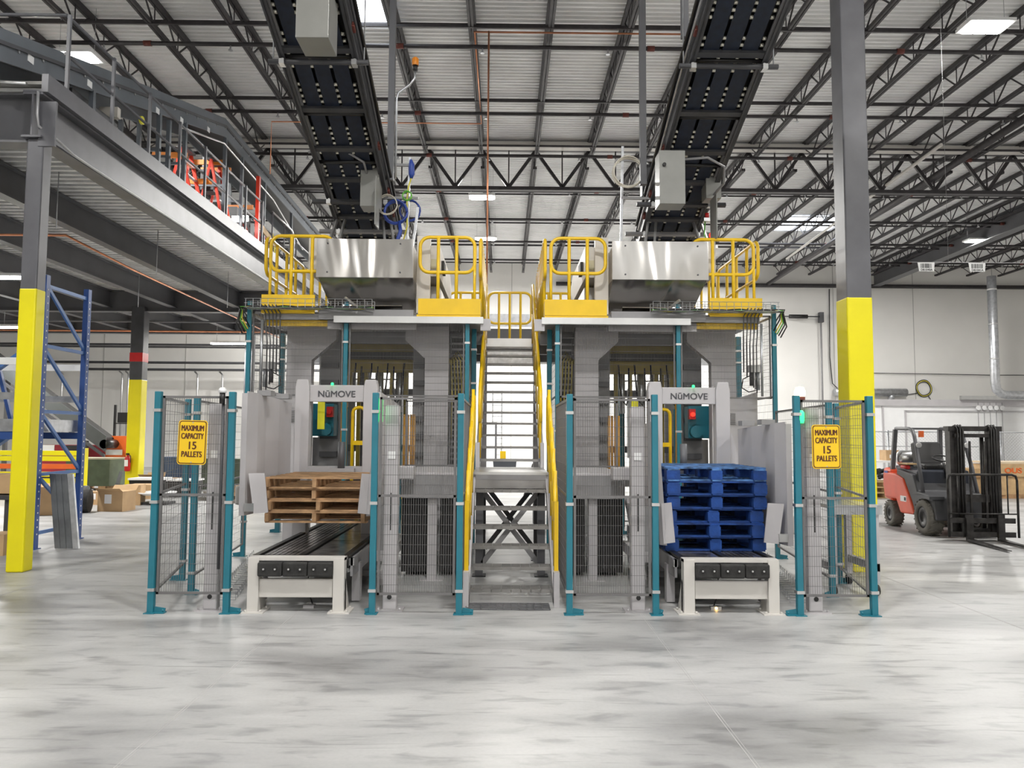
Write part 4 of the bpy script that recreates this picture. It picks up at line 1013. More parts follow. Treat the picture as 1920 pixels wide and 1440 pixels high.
# ------------------------------------------------------------------ LED high bays
HB_LAB = ['over the left mezzanine conveyor', 'centre of the hall, nearer one above the stair', 'centre of the hall, farther one above the stair', 'at the top right corner', 'far right near the grey roof beam', 'added unseen far back behind the right hood', 'added unseen far back behind the left hood']
for k, (x, y) in enumerate(HIGH_BAYS):
    lab = HB_LAB[k] if k < len(HB_LAB) else 'near end of the hall, %s unit' % ['left front', 'middle front', 'right front', 'left rear', 'middle rear', 'right rear', 'outer right back', 'outer right front'][k - 7]
    o = T('high_bay_light', 'glowing white LED high bay light ' + lab, 'ceiling light', (x, y, 9.18))
    MB().box(x - .42, x + .42, y - .24, y + .24, 9.21, 9.27).build('housing', WHITE, o)
    m = MB()
    for dx in (-.24, 0, .24): m.box(x + dx - .1, x + dx + .1, y - .2, y + .2, 9.185, 9.21)
    m.each('led_lens', GLOW, o)
    m = MB()
    for dx in (-.35, .35): m.cyl((x + dx, y, 9.27), (x + dx, y, 10.24), .005, 5)
    m.each('suspension_wire', GALV, o)

# ================================================================== mezzanine on the left
MX = -5.8
def ibeam(m, p0, p1, z0, z1, fw, axis, tw=.02):
    """I beam along 'y' (p = x centre) or 'x' (p = y centre)"""
    c, a, b = p0
    if axis == 'y':
        m.box(c - fw / 2, c + fw / 2, a, b, z0, z0 + .025); m.box(c - fw / 2, c + fw / 2, a, b, z1 - .025, z1); m.box(c - tw / 2, c + tw / 2, a, b, z0 + .02, z1 - .02)
    else:
        m.box(a, b, c - fw / 2, c + fw / 2, z0, z0 + .025); m.box(a, b, c - fw / 2, c + fw / 2, z1 - .025, z1); m.box(a, b, c - tw / 2, c + tw / 2, z0 + .02, z1 - .02)
    return m
o = T('mezzanine', 'large grey steel mezzanine deck on columns along the left side', 'mezzanine', (-15, 18, 5.3))
ibeam(MB(), (MX - .13, 9.05, 27.2), None, 5.34, 5.90, .24, 'y').build('edge_beam', GREYCOL, o)
MB().box(MX - .03, MX + .05, 9.05, 27.2, 5.93, 6.13).box(MX - .25, MX + .05, 9.05, 27.2, 5.905, 5.93).build('toe_plate', GREYCOL, o)
for x in [-8.0 - 1.9 * i for i in range(9)]: ibeam(MB(), (x, 9.4, 27.1), None, 5.42, 5.92, .2, 'y').build('floor_beam', GREYST, o)
for y in (9.25, 22.2, 27.1): ibeam(MB(), (y, -27, MX - .15), None, 5.30, 5.92, .25, 'x').build('girder', GREYST, o)
prof = []; y = 9.1
while y < 27.2: prof += [(y, 5.93), (y + .07, 5.93), (y + .085, 6.01), (y + .185, 6.01)]; y += .2
vv = []; n = len(prof)
for x in (-27, MX - .02): vv += [(x, a, b) for a, b in prof]
MB().add(vv, [(i, i + 1, n + i + 1, n + i) for i in range(n - 1)]).build('deck_underside', mat('deck_galv', (.70, .70, .69), .45, .15, amp=.12), o)
m = MB(); y = 9.1
while y < 27: m.box(-27, MX - .02, y + .095, y + .165, 5.985, 6.0); y += .2
m.build('perforated_strip', mat('perforated_dark', (.12, .12, .125), .6, amp=.3, sc=30), o)
MB().box(-27, MX - .02, 9.1, 27.2, 6.02, 6.06).build('deck_boards', mat('deck_board', (.32, .31, .29), .7), o)
column('mezzanine_column', -5.865, -5.665, 9.10, 9.29, 5.24, 3.39, 'nearest mezzanine column, grey above and bright yellow below, at the left edge')
MB().box(-5.868, -5.662, 9.09, 9.12, 5.24, 5.80).build('splice_plate', GREYCOL, o)
column('mezzanine_column', -10.90, -10.53, 22.0, 22.35, 5.34, 3.20, 'yellow and grey mezzanine column with a red band and a fire extinguisher', DARKST, (3.72, 3.98))
column('mezzanine_column', -9.30, -9.02, 27.0, 27.3, 5.34, 3.0, 'dark mezzanine column with yellow foot behind the left guide plate', DARKST)
column('mezzanine_column', -16.2, -15.9, 22.0, 22.3, 5.34, 3.2, 'far mezzanine column partly hidden behind the blue rack', DARKST)
o = T('fire_extinguisher', 'red fire extinguisher hung on the yellow mezzanine column', 'fire extinguisher', (-10.75, 21.9, .6))
MB().lathe((-10.78, 21.88, .55), [(.001, 0), (.075, .01), (.08, .04), (.08, .36), (.05, .43), (.025, .45), (.025, .48)]).build('cylinder', RED, o)
MB().box(-10.82, -10.74, 21.85, 21.9, 1.02, 1.07).tube([(-10.74, 21.86, 1.04), (-10.68, 21.84, .98), (-10.68, 21.84, .8)], .012, 6).build('valve_and_hose', BLK, o)
MB().box(-10.83, -10.73, 21.795, 21.80, .7, .88).build('paper_label', WHITE, o)
# railing on the mezzanine
o = T('mezzanine_rail', 'grey two bar railing along the mezzanine edge above the beam', 'railing', (MX - .03, 13.5, 6.1))
for k in range(8):
    y = 9.5 + 1.115 * k; MB().box(MX - .01, MX + .03, y - .02, y + .02, 5.98, 7.13).build('post', GREYCOL, o)
for z in (7.13, 6.62): MB().cyl((MX - .03, 9.5, z), (MX - .03, 17.35, z), .021, 8).build('rail_bar', GREYCOL, o)
MB().cyl((MX - .03, 9.5, 7.13), (-9.5, 9.5, 7.13), .021, 8).build('rail_bar', GREYCOL, o)
o = T('mezzanine_rail', 'pale hooped railing at the far end of the mezzanine edge', 'railing', (MX - .03, 20.5, 6.1))
MB().tube([(MX - .03, 18.2, 7.15), (MX - .03, 19.9, 7.15), (MX - .03, 20.1, 7.05), (MX - .03, 20.1, 6.1)], .021, 8).build('hoop', ALU, o)
for y in (18.2, 19.2): MB().cyl((MX - .03, y, 6.1), (MX - .03, y, 7.15), .018, 8).build('post', GREYCOL, o)
MB().tube([(MX - .03, 20.3, 6.1), (MX - .03, 20.3, 6.95), (MX - .03, 26, 6.95)], .02, 8).tube([(MX - .03, 20.3, 6.5), (MX - .03, 26, 6.5)], .02, 8).build('rail_bar', GREYCOL, o)
# conduit on the edge beam
pipe([(-9.5, 9.0, 6.35), (-7.2, 9.0, 6.12), (-6.3, 9.0, 6.0), (-5.98, 9.0, 5.98)], 'pale conduit along the near end of the mezzanine', .022, ALU, 'conduit', 'conduit')
pipe([(-5.86, 9.04, 5.9), (-5.86, 9.04, 5.62), (-5.85, 9.06, 5.48), (-5.76, 9.3, 5.40), (-5.78, 9.7, 5.36), (-5.78, 10.2, 5.355), (-5.78, 26, 5.355)], 'pale conduit bending from the near column along the mezzanine beam', .017, mat('conduit_grey', (.42, .42, .43), .4, .4), 'conduit', 'conduit')
# mezzanine conveyor
o = T('mezzanine_conveyor', 'blue grey conveyor climbing over the mezzanine and levelling off', 'conveyor', (-6.7, 16.6, 6.1))
def ladderprof(x0, x1, pts, t, m):
    for (ya, za), (yb, zb) in zip(pts, pts[1:]):
        m.add([(x0, ya, za - t), (x1, ya, za - t), (x1, yb, zb - t), (x0, yb, zb - t), (x0, ya, za), (x1, ya, za), (x1, yb, zb), (x0, yb, zb)],
              [(0, 3, 2, 1), (4, 5, 6, 7), (0, 1, 5, 4), (1, 2, 6, 5), (2, 3, 7, 6), (3, 0, 4, 7)])
    return m
TP = [(8.0, 6.35), (13.0, 7.73), (16.6, 8.70), (24.4, 8.48), (30, 8.3)]
ladderprof(-6.33, -6.30, TP, .42, MB()).build('side_panel', CONVG, o)
ladderprof(-7.25, -7.22, TP, .42, MB()).build('side_panel', CONVG, o)
ladderprof(-7.22, -6.33, [(a, b - .1) for a, b in TP], .04, MB()).build('belt_bed', BLK, o)
ladderprof(-6.31, -6.27, [(a, b - .16) for a, b in TP], .05, MB()).build('side_groove', DARKST, o)
m = MB()
for (ya, za), (yb, zb) in zip(TP, TP[1:]):
    n = int((yb - ya) / .5)
    for i in range(n): y = ya + (yb - ya) * i / n; z = za + (zb - za) * i / n; m.box(-6.30, -6.285, y, y + .03, z - .24, z - .21)
m.build('rivet', ALU, o, kind='stuff')
m = MB()
for y, z in ((9.7, 6.62), (11.1, 6.95), (13.3, 7.5), (14.3, 7.75), (15.6, 8.10)): m.box(-6.30, -6.29, y, y + .12, z - .1, z + .0)
m.each('paper_label', WHITE, o)
for y, zt in ((11.3, 6.85), (13.5, 7.45), (13.9, 7.5), (14.6, 7.75), (16.7, 8.28), (17.8, 8.25), (19.5, 8.2), (22, 8.15)):
    m = MB().box(-6.36, -6.29, y - .035, y + .035, 5.96, zt); m.box(-7.26, -7.19, y - .035, y + .035, 5.96, zt); m.box(-7.26, -6.29, y - .02, y + .02, (6.06 + zt) / 2, (6.06 + zt) / 2 + .05)
    m.build('support_frame', CONVG, o)
MB().tube([(-6.24, 14.2, 7.5), (-6.24, 16.4, 8.05), (-6.24, 20, 7.9), (-6.24, 23, 7.3)], .02, 6).build('conduit', ALU, o)
m = MB()
for y, z in ((15.0, 7.2), (16.9, 7.75), (17.4, 7.75), (19.0, 7.35), (16.3, 7.1)): m.box(-7.15, -6.45, y, y + .05, z, z + .11)
m.each('orange_crossbar', mat('crossbar_orange', (.66, .20, .015), .5), o)
m = MB()
for y, z in ((16.8, 7.6), (18.3, 7.2), (19.3, 7.2)):
    m.box(-6.9, -6.6, y, y + .3, z - .5, z)
m.each('drive_unit', DARKST, o)
o = T('motor_box', 'white control box and yellow wheel under the mezzanine conveyor', 'motor', (-6.3, 11.9, 6.4))
MB().box(-6.6, -6.3, 12.0, 12.1, 6.75, 6.92).build('box', BEIGE, o); MB().cyl((-6.22, 12.6, 6.95), (-6.18, 12.6, 6.95), .07, 16).build('wheel', mat('wheel_yellow', (.8, .75, .03), .4), o)
MB().box(-7.1, -6.4, 10.9, 12.2, 6.3, 6.72).build('dark_housing', DARKST, o)
def stepladder(x, y, h, lab, w_=.5, sp=.55):
    o = T('step_ladder', lab, 'ladder', (x, y, 6.06)); z0 = 5.96
    m = MB()
    for dx in (-w_ / 2, w_ / 2): m.bar((x - .1, y + dx, z0 + h), (x + sp / 2, y + dx, z0), .05, .07); m.bar((x - .1, y + dx, z0 + h), (x - sp / 2 - .2, y + dx * 1.1, z0), .04, .05)
    m.build('rails', mat('ladder_red', (.60, .035, .012), .4), o)
    m = MB()
    for k in range(1, 6):
        f = k / 6; m.bar((x - .1 + (sp / 2 + .1) * (1 - f), y - w_ / 2, z0 + h * f), (x - .1 + (sp / 2 + .1) * (1 - f), y + w_ / 2, z0 + h * f), .07, .03)
    m.each('step', GALV, o); MB().box(x - .2, x, y - w_ / 2, y + w_ / 2, z0 + h, z0 + h + .05).build('top_cap', DARKST, o)
for x, y, h, lab in ((-6.75, 15.9, 1.7, 'red step ladder farthest left on the mezzanine'), (-6.55, 17.0, 1.85, 'tall red step ladder in the middle of the mezzanine edge'),
                     (-6.6, 18.7, 1.2, 'short red step ladder near the bright work lamps'), (-6.6, 20.2, 1.4, 'red step ladder at the far end of the mezzanine edge')): stepladder(x, y, h, lab)
MB().box(-5.98, -5.9, 17.8, 17.9, 5.96, 7.8).build('red_post', mat('ladder_red', (.60, .035, .012), .4), label='upright red fibreglass ladder rail standing at the end of the grey railing', cat='ladder')
o = T('work_lamp', 'pair of bright work lamps on the mezzanine between the red ladders', 'lamp', (-6.2, 17.4, 6.7))
MB().box(-6.35, -6.2, 17.3, 17.35, 6.55, 6.68).box(-6.1, -5.98, 17.3, 17.35, 6.57, 6.69).each('lens', GLOW, o); MB().cyl((-6.17, 17.4, 5.96), (-6.17, 17.4, 6.7), .02, 8).build('stand', DARKST, o)
MB().bar((-6.0, 18.1, 6.75), (-6.0, 19.4, 6.55), .03, .16).build('plank', WOODL, label='wooden plank leaning beside the red ladders on the mezzanine', cat='plank')
MB().tube([(-5.95, 19.0, 6.8), (-5.9, 19.2, 6.5), (-6.0, 19.4, 6.7), (-5.9, 19.5, 6.2), (-5.95, 19.3, 5.98), (-5.9, 19.1, 6.4)], .014, 6).build('hose', YELH, label='tangled yellow cord on the mezzanine railing end', cat='cable')
# lamps and pipes under the mezzanine
for k, (x, y) in enumerate(MEZZ_LAMPS):
    lab = ['right of the red banded column', 'beside the nearest yellow column', 'far left behind the blue rack', 'hidden left of the rack', 'in the middle of the deck'][k]
    o = T('strip_light', 'bright strip light under the mezzanine ' + lab, 'ceiling light', (x, y, 4.75))
    MB().box(x - .6, x + .6, y - .09, y + .09, 4.78, 4.84).build('housing', WHITE, o); MB().box(x - .58, x + .58, y - .07, y + .07, 4.735, 4.78).build('diffuser', GLOW, o)
    MB().cyl((x - .4, y, 4.84), (x - .4, y, 5.95), .006, 5).cyl((x + .4, y, 4.84), (x + .4, y, 5.95), .006, 5).each('hanger', GALV, o)
pipe([(-12, 13.6, 5.22), (-7.98, 13.6, 5.22), (-7.9, 16, 5.1), (-7.9, 26.5, 5.0)], 'copper pipe bending under the mezzanine beams', .022)
pipe([(-27, 26.0, 5.15), (-8.2, 26.0, 5.15)], 'copper pipe crossing at the far end under the mezzanine', .03)
for y, z, r in ((24.2, 5.22, .035), (36.6, 5.05, .06), (36.7, 4.72, .06), (29.5, 5.0, .04), (33, 5.5, .05)):
    pipe([(-28, y, z), (-6.5, y, z)], 'dark horizontal pipe %s' % {24.2: 'under the mezzanine in front of the copper pipe', 36.6: 'on the back wall, upper one of the two under the mezzanine', 36.7: 'on the back wall, lower one of the two under the mezzanine', 29.5: 'just beyond the mezzanine end', 33: 'between mezzanine and back wall'}[y], r, DARKST if y > 25 else GREYST, 'wall_pipe')
for i, x in enumerate((-18.6, -18.3, -14.95, -13.75, -21.5)):
    pipe([(x, 36.9, 1.2), (x, 36.9, 4.5), (x - .15, 36.9, 4.65)], 'vertical conduit on the back wall, %s from the left' % ['second', 'third', 'fourth', 'fifth', 'first'][i], .05, ALU, 'wall_conduit', 'conduit')
for x in (-7.2, -9.5, -12):
    for y in (12, 15.5, 19.5): MB().cyl((x, y, 4.9), (x, y, 5.9), .008, 5).build('threaded_rod', GALV, label='thin threaded rod under the mezzanine, %s one in the %s row' % ({12: 'nearest', 15.5: 'middle', 19.5: 'farthest'}[y], {-7.2: 'right', -9.5: 'middle', -12: 'left'}[x]), cat='rod', group='threaded rods under the mezzanine')

for ob in [q for q in COL.objects if q.parent is None and (q.name.split('.')[0] in ('mezzanine', 'mezzanine_rail') or 'mezzanine beam' in q.get('label', '') or 'near end of the mezzanine' in q.get('label', ''))]:
    if 'beams' not in ob['label']: ob.location.x += .14; ob.location.z -= .10

# ------------------------------------------------------------------ blue pallet rack
o = T('pallet_rack', 'blue pallet rack with braced end frame beside the near yellow column', 'rack', (-7.8, 11.5, 0))
def rack_frame(x, parent):
    for y in (10.9, 12.0):
        m = MB().box(x - .04, x + .04, y - .045, y + .045, 0, 3.92); m.build('upright', RACKB, parent)
        MB().box(x - .07, x + .07, y - .07, y + .07, 0, .012).build('base_plate', RACKB, parent)
    m = MB()
    for z in (3.77, 2.9, 1.95, 1.05, .22): m.bar((x, 10.93, z), (x, 11.97, z), .035, .05)
    for z0, z1 in ((3.77, 2.95), (2.86, 2.0), (1.92, 1.08), (1.02, .3)): m.bar((x, 10.93, z0), (x, 11.97, z1), .035, .05)
    m.build('brace', mat('rack_blue_light', (.06, .16, .42), .4, amp=.06), parent)
    m = MB(); z = .2
    while z < 3.8: m.box(x + .04, x + .043, 11.985, 12.005, z, z + .02); m.box(x + .04, x + .043, 10.89, 10.91, z, z + .02); z += .1
    m.build('punched_hole', WHITE, parent, kind='stuff')
rack_frame(-6.65, o); rack_frame(-9.55, o)
for y in (10.9, 12.0):
    for z, mt in ((1.55, RACKB), (2.62, WHITE), (2.12, GALV)): MB().box(-9.5, -6.70, y - .025, y + .025, z, z + .1).build('beam', mt, o)
MB().box(-9.5, -6.7, 10.93, 11.97, 1.66, 1.84).build('shelf_deck', GALV, o)
o = T('spare_rack_beams', 'blue rack frame leaning diagonally inside the rack at the left edge', 'rack part', (-7.6, 11.4, 1))
MB().bar((-8.4, 11.2, 1.9), (-6.9, 11.2, 3.0), .08, .05).bar((-8.4, 11.3, .9), (-6.9, 11.3, 1.95), .1, .16).build('beam', mat('rack_blue_light', (.06, .16, .42), .4, amp=.06), o)
MB().bar((-7.45, 11.2, 2.55), (-7.15, 11.2, 1.5), .05).build('strut', RACKB, o)
for k in range(4):
    dk = mat('dark_galv', (.16, .17, .18), .4, .6, amp=.2)
    x = -6.36 + k * .085
    MB().add([(x, 10.92, .01), (x + .08, 10.92, .01), (x - .16, 11.12, 1.05), (x - .24, 11.12, 1.05), (x, 10.96, .01), (x + .08, 10.96, .01), (x - .16, 11.16, 1.05), (x - .24, 11.16, 1.05)],
             [(0, 1, 2, 3), (7, 6, 5, 4), (0, 4, 5, 1), (1, 5, 6, 2), (2, 6, 7, 3), (3, 7, 4, 0)]).build('metal_track', GALV if k == 3 else dk, label='%s metal track leaning on the blue rack, %s' % ('bright' if k == 3 else 'dark', ['leftmost', 'second from left', 'third from left', 'rightmost'][k]), cat='metal track', group='metal tracks leaning on the rack')

# ------------------------------------------------------------------ stores on the floor at the left
def carton(x0, x1, y0, y1, z0, z1, lab, m=None, open_=False, rot=0):
    cx_, cy_ = (x0 + x1) / 2, (y0 + y1) / 2
    o = T('cardboard_box', lab, 'box', (cx_, cy_, z0)); m = m or CARD
    MB().box(x0, x1, y0, y1, z0, z1).build('carton', m, o)
    if open_:
        f = MB().bar((x0, cy_, z1), (x0 - .09, cy_, z1 + .1), y1 - y0, .006, up=(0, 1, 0)) if 0 else MB()
        f.add([(x0, y0, z1), (x1, y0, z1), (x1, y0 - .12, z1 + .07), (x0, y0 - .12, z1 + .07), (x0, y0, z1 - .006), (x1, y0, z1 - .006), (x1, y0 - .12, z1 + .064), (x0, y0 - .12, z1 + .064)],
              [(0, 1, 2, 3), (7, 6, 5, 4), (0, 4, 5, 1), (1, 5, 6, 2), (2, 6, 7, 3), (3, 7, 4, 0)])
        f.add([(x0, y1, z1), (x1, y1, z1), (x1, y1 + .1, z1 + .1), (x0, y1 + .1, z1 + .1), (x0, y1, z1 - .006), (x1, y1, z1 - .006), (x1, y1 + .1, z1 + .09), (x0, y1 + .1, z1 + .09)],
              [(0, 1, 2, 3), (7, 6, 5, 4), (0, 4, 5, 1), (1, 5, 6, 2), (2, 6, 7, 3), (3, 7, 4, 0)])
        f.each('flap', m, o)
    MB().box(cx_ - .12, cx_ + .03, y0 - .003, y0, z0 + (z1 - z0) * .4, z0 + (z1 - z0) * .85).build('paper_label', WHITE, o)
    o.rotation_euler = (0, 0, R(rot)); return o
carton(-8.52, -7.98, 16.1, 16.6, 0, .42, 'large tan carton with white label beside the black roll', open_=True, rot=-4)
carton(-9.6, -9.05, 15.3, 15.8, 0, .5, 'tan carton behind the foot of the blue rack', open_=True, rot=12)
carton(-9.5, -8.9, 19.2, 19.8, 0, .35, 'small carton behind the black roll', rot=5)
carton(-10.0, -9.5, 21.0, 21.4, 0, .45, 'low open carton on the bins below the extinguisher', open_=True)
carton(-9.35, -8.95, 20.9, 21.3, 0, .42, 'low brown carton next to the left fence', rot=6)
carton(-6.95, -6.7, 10.3, 10.7, .0, .28, 'small carton at the very left behind the yellow column', rot=4)
carton(-7.45, -7.0, 10.4, 10.9, .0, .20, 'flat carton at the left picture edge', rot=4)
carton(-7.5, -6.98, 10.9, 11.3, .78, 1.05, 'carton on the dark stand at the left picture edge')
MB().box(-7.7, -6.95, 10.8, 11.5, .70, .76).box(-7.68, -7.6, 10.85, 10.95, 0, .7).box(-7.05, -6.97, 10.85, 10.95, 0, .7).box(-7.68, -7.6, 11.35, 11.45, 0, .7).box(-7.05, -6.97, 11.35, 11.45, 0, .7).build('low_stand', DARKST, label='dark low stand at the left picture edge', cat='stand')
o = T('rubber_roll', 'black rubber roll with cardboard core lying in front of the cartons', 'roll', (-8.85, 16.05, 0))
MB().cyl((-9.02, 15.85, .24), (-8.6, 15.95, .24), .24, 28).build('rubber', RUB, o)
MB().lathe((-9.026, 15.847, .24), [(.19, 0), (.24, .004)], 24, 'x').build('edge', MG, o); MB().cyl((-9.05, 15.845, .24), (-9.02, 15.85, .24), .07, 18).build('core', CARD, o)
MB().cyl((-9.035, 15.847, .24), (-9.025, 15.85, .24), .18, 24).build('end_face', MG, o)
o = T('white_disc', 'flat white round tray on a dark base beside the cartons', 'tray', (-8.0, 17.6, 0))
MB().lathe((-8.05, 17.8, .22), [(.001, 0), (.3, .0), (.42, .05), (.42, .07), (.3, .03), (.001, .03)], 24).build('disc', WHITE, o); MB().box(-8.35, -7.75, 17.6, 18.1, 0, .06).cyl((-8.05, 17.8, .06), (-8.05, 17.8, .22), .1, 12).build('base', DARKST, o)
o = T('storage_bin', 'dark plastic bin with white lid below the extinguisher', 'bin', (-9.4, 20.2, 0))
MB().prism([(-9.75, 0), (-9.0, 0), (-8.95, .42), (-9.8, .42)], 'y', 20.0, 20.6).build('tub', BLK, o); MB().box(-9.82, -8.93, 19.97, 20.63, .42, .47).build('lid', WHITE, o)
o = T('storage_bin', 'black bin with white lid nearest the left fence', 'bin', (-8.4, 20.2, 0))
MB().prism([(-8.75, 0), (-8.15, 0), (-8.1, .40), (-8.8, .40)], 'y', 20.0, 20.6).build('tub', BLK, o); MB().box(-8.82, -8.08, 19.97, 20.63, .40, .44).build('lid', WHITE, o)
o = T('green_crate', 'large dark green crate with cloth on top left of the yellow column', 'crate', (-11.9, 22.6, 0))
MB().box(-12.6, -11.35, 22.0, 23.0, .12, .88).build('body', GREENB, o); MB().box(-12.6, -11.35, 22.0, 23.0, .88, .92).build('lid', mat('lid_tan', (.35, .32, .24), .8), o); MB().box(-12.5, -12.3, 22.0, 23, 0, .12).box(-11.65, -11.45, 22, 23, 0, .12).each('skid', WOOD, o)
o = T('blue_crate', 'dark blue crate behind the left fence post', 'crate', (-9.4, 22.6, 0))
MB().box(-10.1, -9.2, 22.4, 23.0, 0, .95).build('body', mat('crate_blue', (.03, .07, .15), .6), o)
o = T('green_crate', 'green container seen through the left fence mesh', 'crate', (-8.3, 23, 0))
MB().box(-8.95, -7.8, 22.6, 23.3, 0, .9).build('body', GREENB, o)
o = T('orange_machine', 'orange machine cabinet with white name plate left of the yellow column', 'machine', (-12.2, 24.5, 0))
MB().box(-12.65, -11.95, 24.2, 24.8, .3, 1.55).build('cabinet', ORG, o); MB().box(-12.62, -12.1, 24.19, 24.2, .95, 1.12).build('name_plate', WHITE, o)
o = T('red_machine', 'dark red machine hopper under the inclined conveyor', 'machine', (-13.6, 24.5, 0))
MB().box(-14.9, -12.7, 24.3, 25.2, .35, 1.25).build('hopper', mat('hopper_red', (.30, .015, .03), .45), o); MB().box(-14.9, -14.3, 24.28, 24.3, 1.0, 1.25).box(-13.9, -13.7, 24.28, 24.3, .85, 1.2).build('paper_label', WHITE, o); MB().box(-14.8, -12.8, 24.4, 25.1, 0, .35).build('base', BLK, o)
o = T('inclined_conveyor', 'dark grey conveyor sloping down to the right behind the blue rack', 'conveyor', (-14.5, 23.6, 1))
def P2(x0, z0, x1, z1, y0, y1, t):
    return MB().add([(x0, y0, z0 - t), (x1, y0, z1 - t), (x1, y1, z1 - t), (x0, y1, z0 - t), (x0, y0, z0), (x1, y0, z1), (x1, y1, z1), (x0, y1, z0)],
                    [(0, 3, 2, 1), (4, 5, 6, 7), (0, 1, 5, 4), (1, 2, 6, 5), (2, 3, 7, 6), (3, 0, 4, 7)])
P2(-17.2, 5.0, -12.3, 1.55, 23.55, 23.6, .50).build('side_panel', mat('conv_dark', (.055, .06, .06), .55), o); P2(-17.2, 4.9, -12.4, 1.5, 23.6, 24.3, .1).build('belt', RUB, o)
P2(-17.2, 4.4, -12.3, .98, 23.5, 23.56, .10).build('lower_rail', DARKST, o); MB().lathe((-12.35, 23.9, 1.3), [(.001, -.35), (.14, -.35), (.14, .35), (.001, .35)], 18, 'y').build('end_drum', BLK, o)
MB().box(-13.0, -12.9, 23.6, 23.7, 0, 1.4).box(-15.5, -15.4, 23.6, 23.7, 0, 3.4).each('leg', DARKST, o)
MB().box(-13.6, -13.2, 23.6, 24.0, .95, 1.25).build('drive_motor', BLK, o)
for k, (z, m_) in enumerate(((.35, YCOL), (.52, YCOL), (.72, ORG), (.92, YCOL), (1.06, YCOL))):
    MB().box(-13.4 , -10.9, 19.6 - .0, 19.8, z, z + .12).build('rack_beam', m_, label='%s rack beam in the stack behind the blue rack, %s' % ('orange' if m_ is ORG else 'yellow', ['lowest', 'second from the floor', 'middle one', 'second from the top', 'topmost'][k]), cat='beam', group='rack beams in the stack')
MB().box(-13.2, -13.1, 19.5, 19.9, 0, .35).box(-11.15, -11.05, 19.5, 19.9, 0, .35).box(-13.2, -10.8, 19.5, 19.55, 0, .06).box(-10.88, -10.8, 19.55, 19.85, 0, 1.25).box(-11.1, -10.85, 19.55, 19.85, 0, .06).build('beam_stand', YCOL, label='yellow stand carrying the stacked rack beams', cat='stand')
o = T('equipment_frame', 'black upright frame with a dark box in front of the back wall', 'frame', (-15.5, 30, 0))
MB().box(-15.4, -15.32, 30, 30.08, 0, 2.75).box(-14.35, -14.27, 30, 30.08, 0, 2.75).box(-15.4, -14.3, 30, 30.05, 2.0, 2.04).build('frame', BLK, o); MB().box(-15.2, -14.2, 29.9, 30.1, 2.05, 2.45).build('dark_box', BLK, o)
m = MB()
for i in range(26):
    x = random.uniform(-13.0, -6.0); y = random.uniform(18.5, 21.5)
    m.box(x, x + random.uniform(.1, .4), y, y + random.uniform(.1, .4), 0, random.uniform(.04, .2))
m.build('loose_parts', mat('parts_mix', (.22, .20, .17), .6, amp=.9, sc=2.5), label='scattered machine parts and packing on the floor at the left', cat='loose parts', kind='stuff')
for i, (x, y, h, nm) in enumerate(((-7.4, 19.0, .12, 'nearer pallet lying on the floor behind the left fence'), (-6.6, 20.6, .24, 'farther pallet stack on the floor behind the left fence'), (-10.8, 17.6, .14, 'pallet under scattered parts behind the blue rack'))):
    m_, s_ = pallet_parts(x, x + 1.1, y, y + .9, 0, h, False); o = T('floor_pallet', nm, 'pallet', (x + .5, y + .45, 0)); m_.build('boards', WOODL, o); s_.each('stringer', WOODL, o)

carton(-10.2, -9.7, 17.0, 17.5, 0, .38, 'open carton on the floor between rack and black roll', open_=True, rot=20)
carton(-9.55, -9.15, 17.6, 17.95, 0, .30, 'small carton behind the rubber roll, nearer to the rack', rot=-15)
carton(-8.75, -8.35, 17.5, 17.9, 0, .46, 'upright carton directly behind the large tan carton', rot=10)
carton(-7.35, -6.9, 19.1, 19.5, .12, .42, 'carton on the nearer floor pallet behind the left fence', rot=7)
carton(-6.75, -6.4, 19.2, 19.6, .12, .34, 'flat carton at the right end of the nearer floor pallet', rot=-9)
carton(-6.4, -6.0, 20.8, 21.2, .24, .50, 'carton on the farther pallet stack behind the left fence', rot=4)
def casting(x, y, z, r, lab, m=None):
    o = T('machine_part', lab, 'machine part', (x, y, z)); m = m or mat('cast_grey', (.16, .17, .175), .5, .4, amp=.25)
    MB().box(x - r, x + r, y - r * .6, y + r * .6, z, z + r * .5).build('base', m, o, bev=.01)
    MB().cyl((x - r * .7, y, z + r * .85), (x + r * .7, y, z + r * .85), r * .42, 16).build('barrel', m, o)
    MB().cyl((x + r * .7, y, z + r * .85), (x + r * 1.15, y, z + r * .85), r * .12, 10).build('shaft', GALV, o)
casting(-10.4, 18.8, 0, .28, 'grey gear motor on the floor behind the black roll')
casting(-10.9, 19.2, 0, .22, 'smaller grey gear motor next to the stacked rack beams', GREYST)
casting(-9.9, 18.4, 0, .2, 'grey flange part in front of the green crate')
casting(-7.2, 20.9, 0, .22, 'dark motor on the floor seen through the left fence wing', DARKST)
casting(-5.9, 19.4, 0, .2, 'grey part lying behind the left guide plate')
MB().cyl((-10.1, 18.0, .06), (-9.2, 18.3, .06), .05, 8).build('spare_tube', GALV, label='bright steel tube lying on the floor behind the rubber roll', cat='tube')
MB().prism([(-9.7, 0), (-9.5, .7), (-9.44, .7), (-9.6, 0)], 'y', 18.9, 18.96).build('upright_plate', mat('cast_grey', (.16, .17, .175), .5, .4, amp=.25), label='narrow grey plate standing up behind the cartons', cat='machine part')

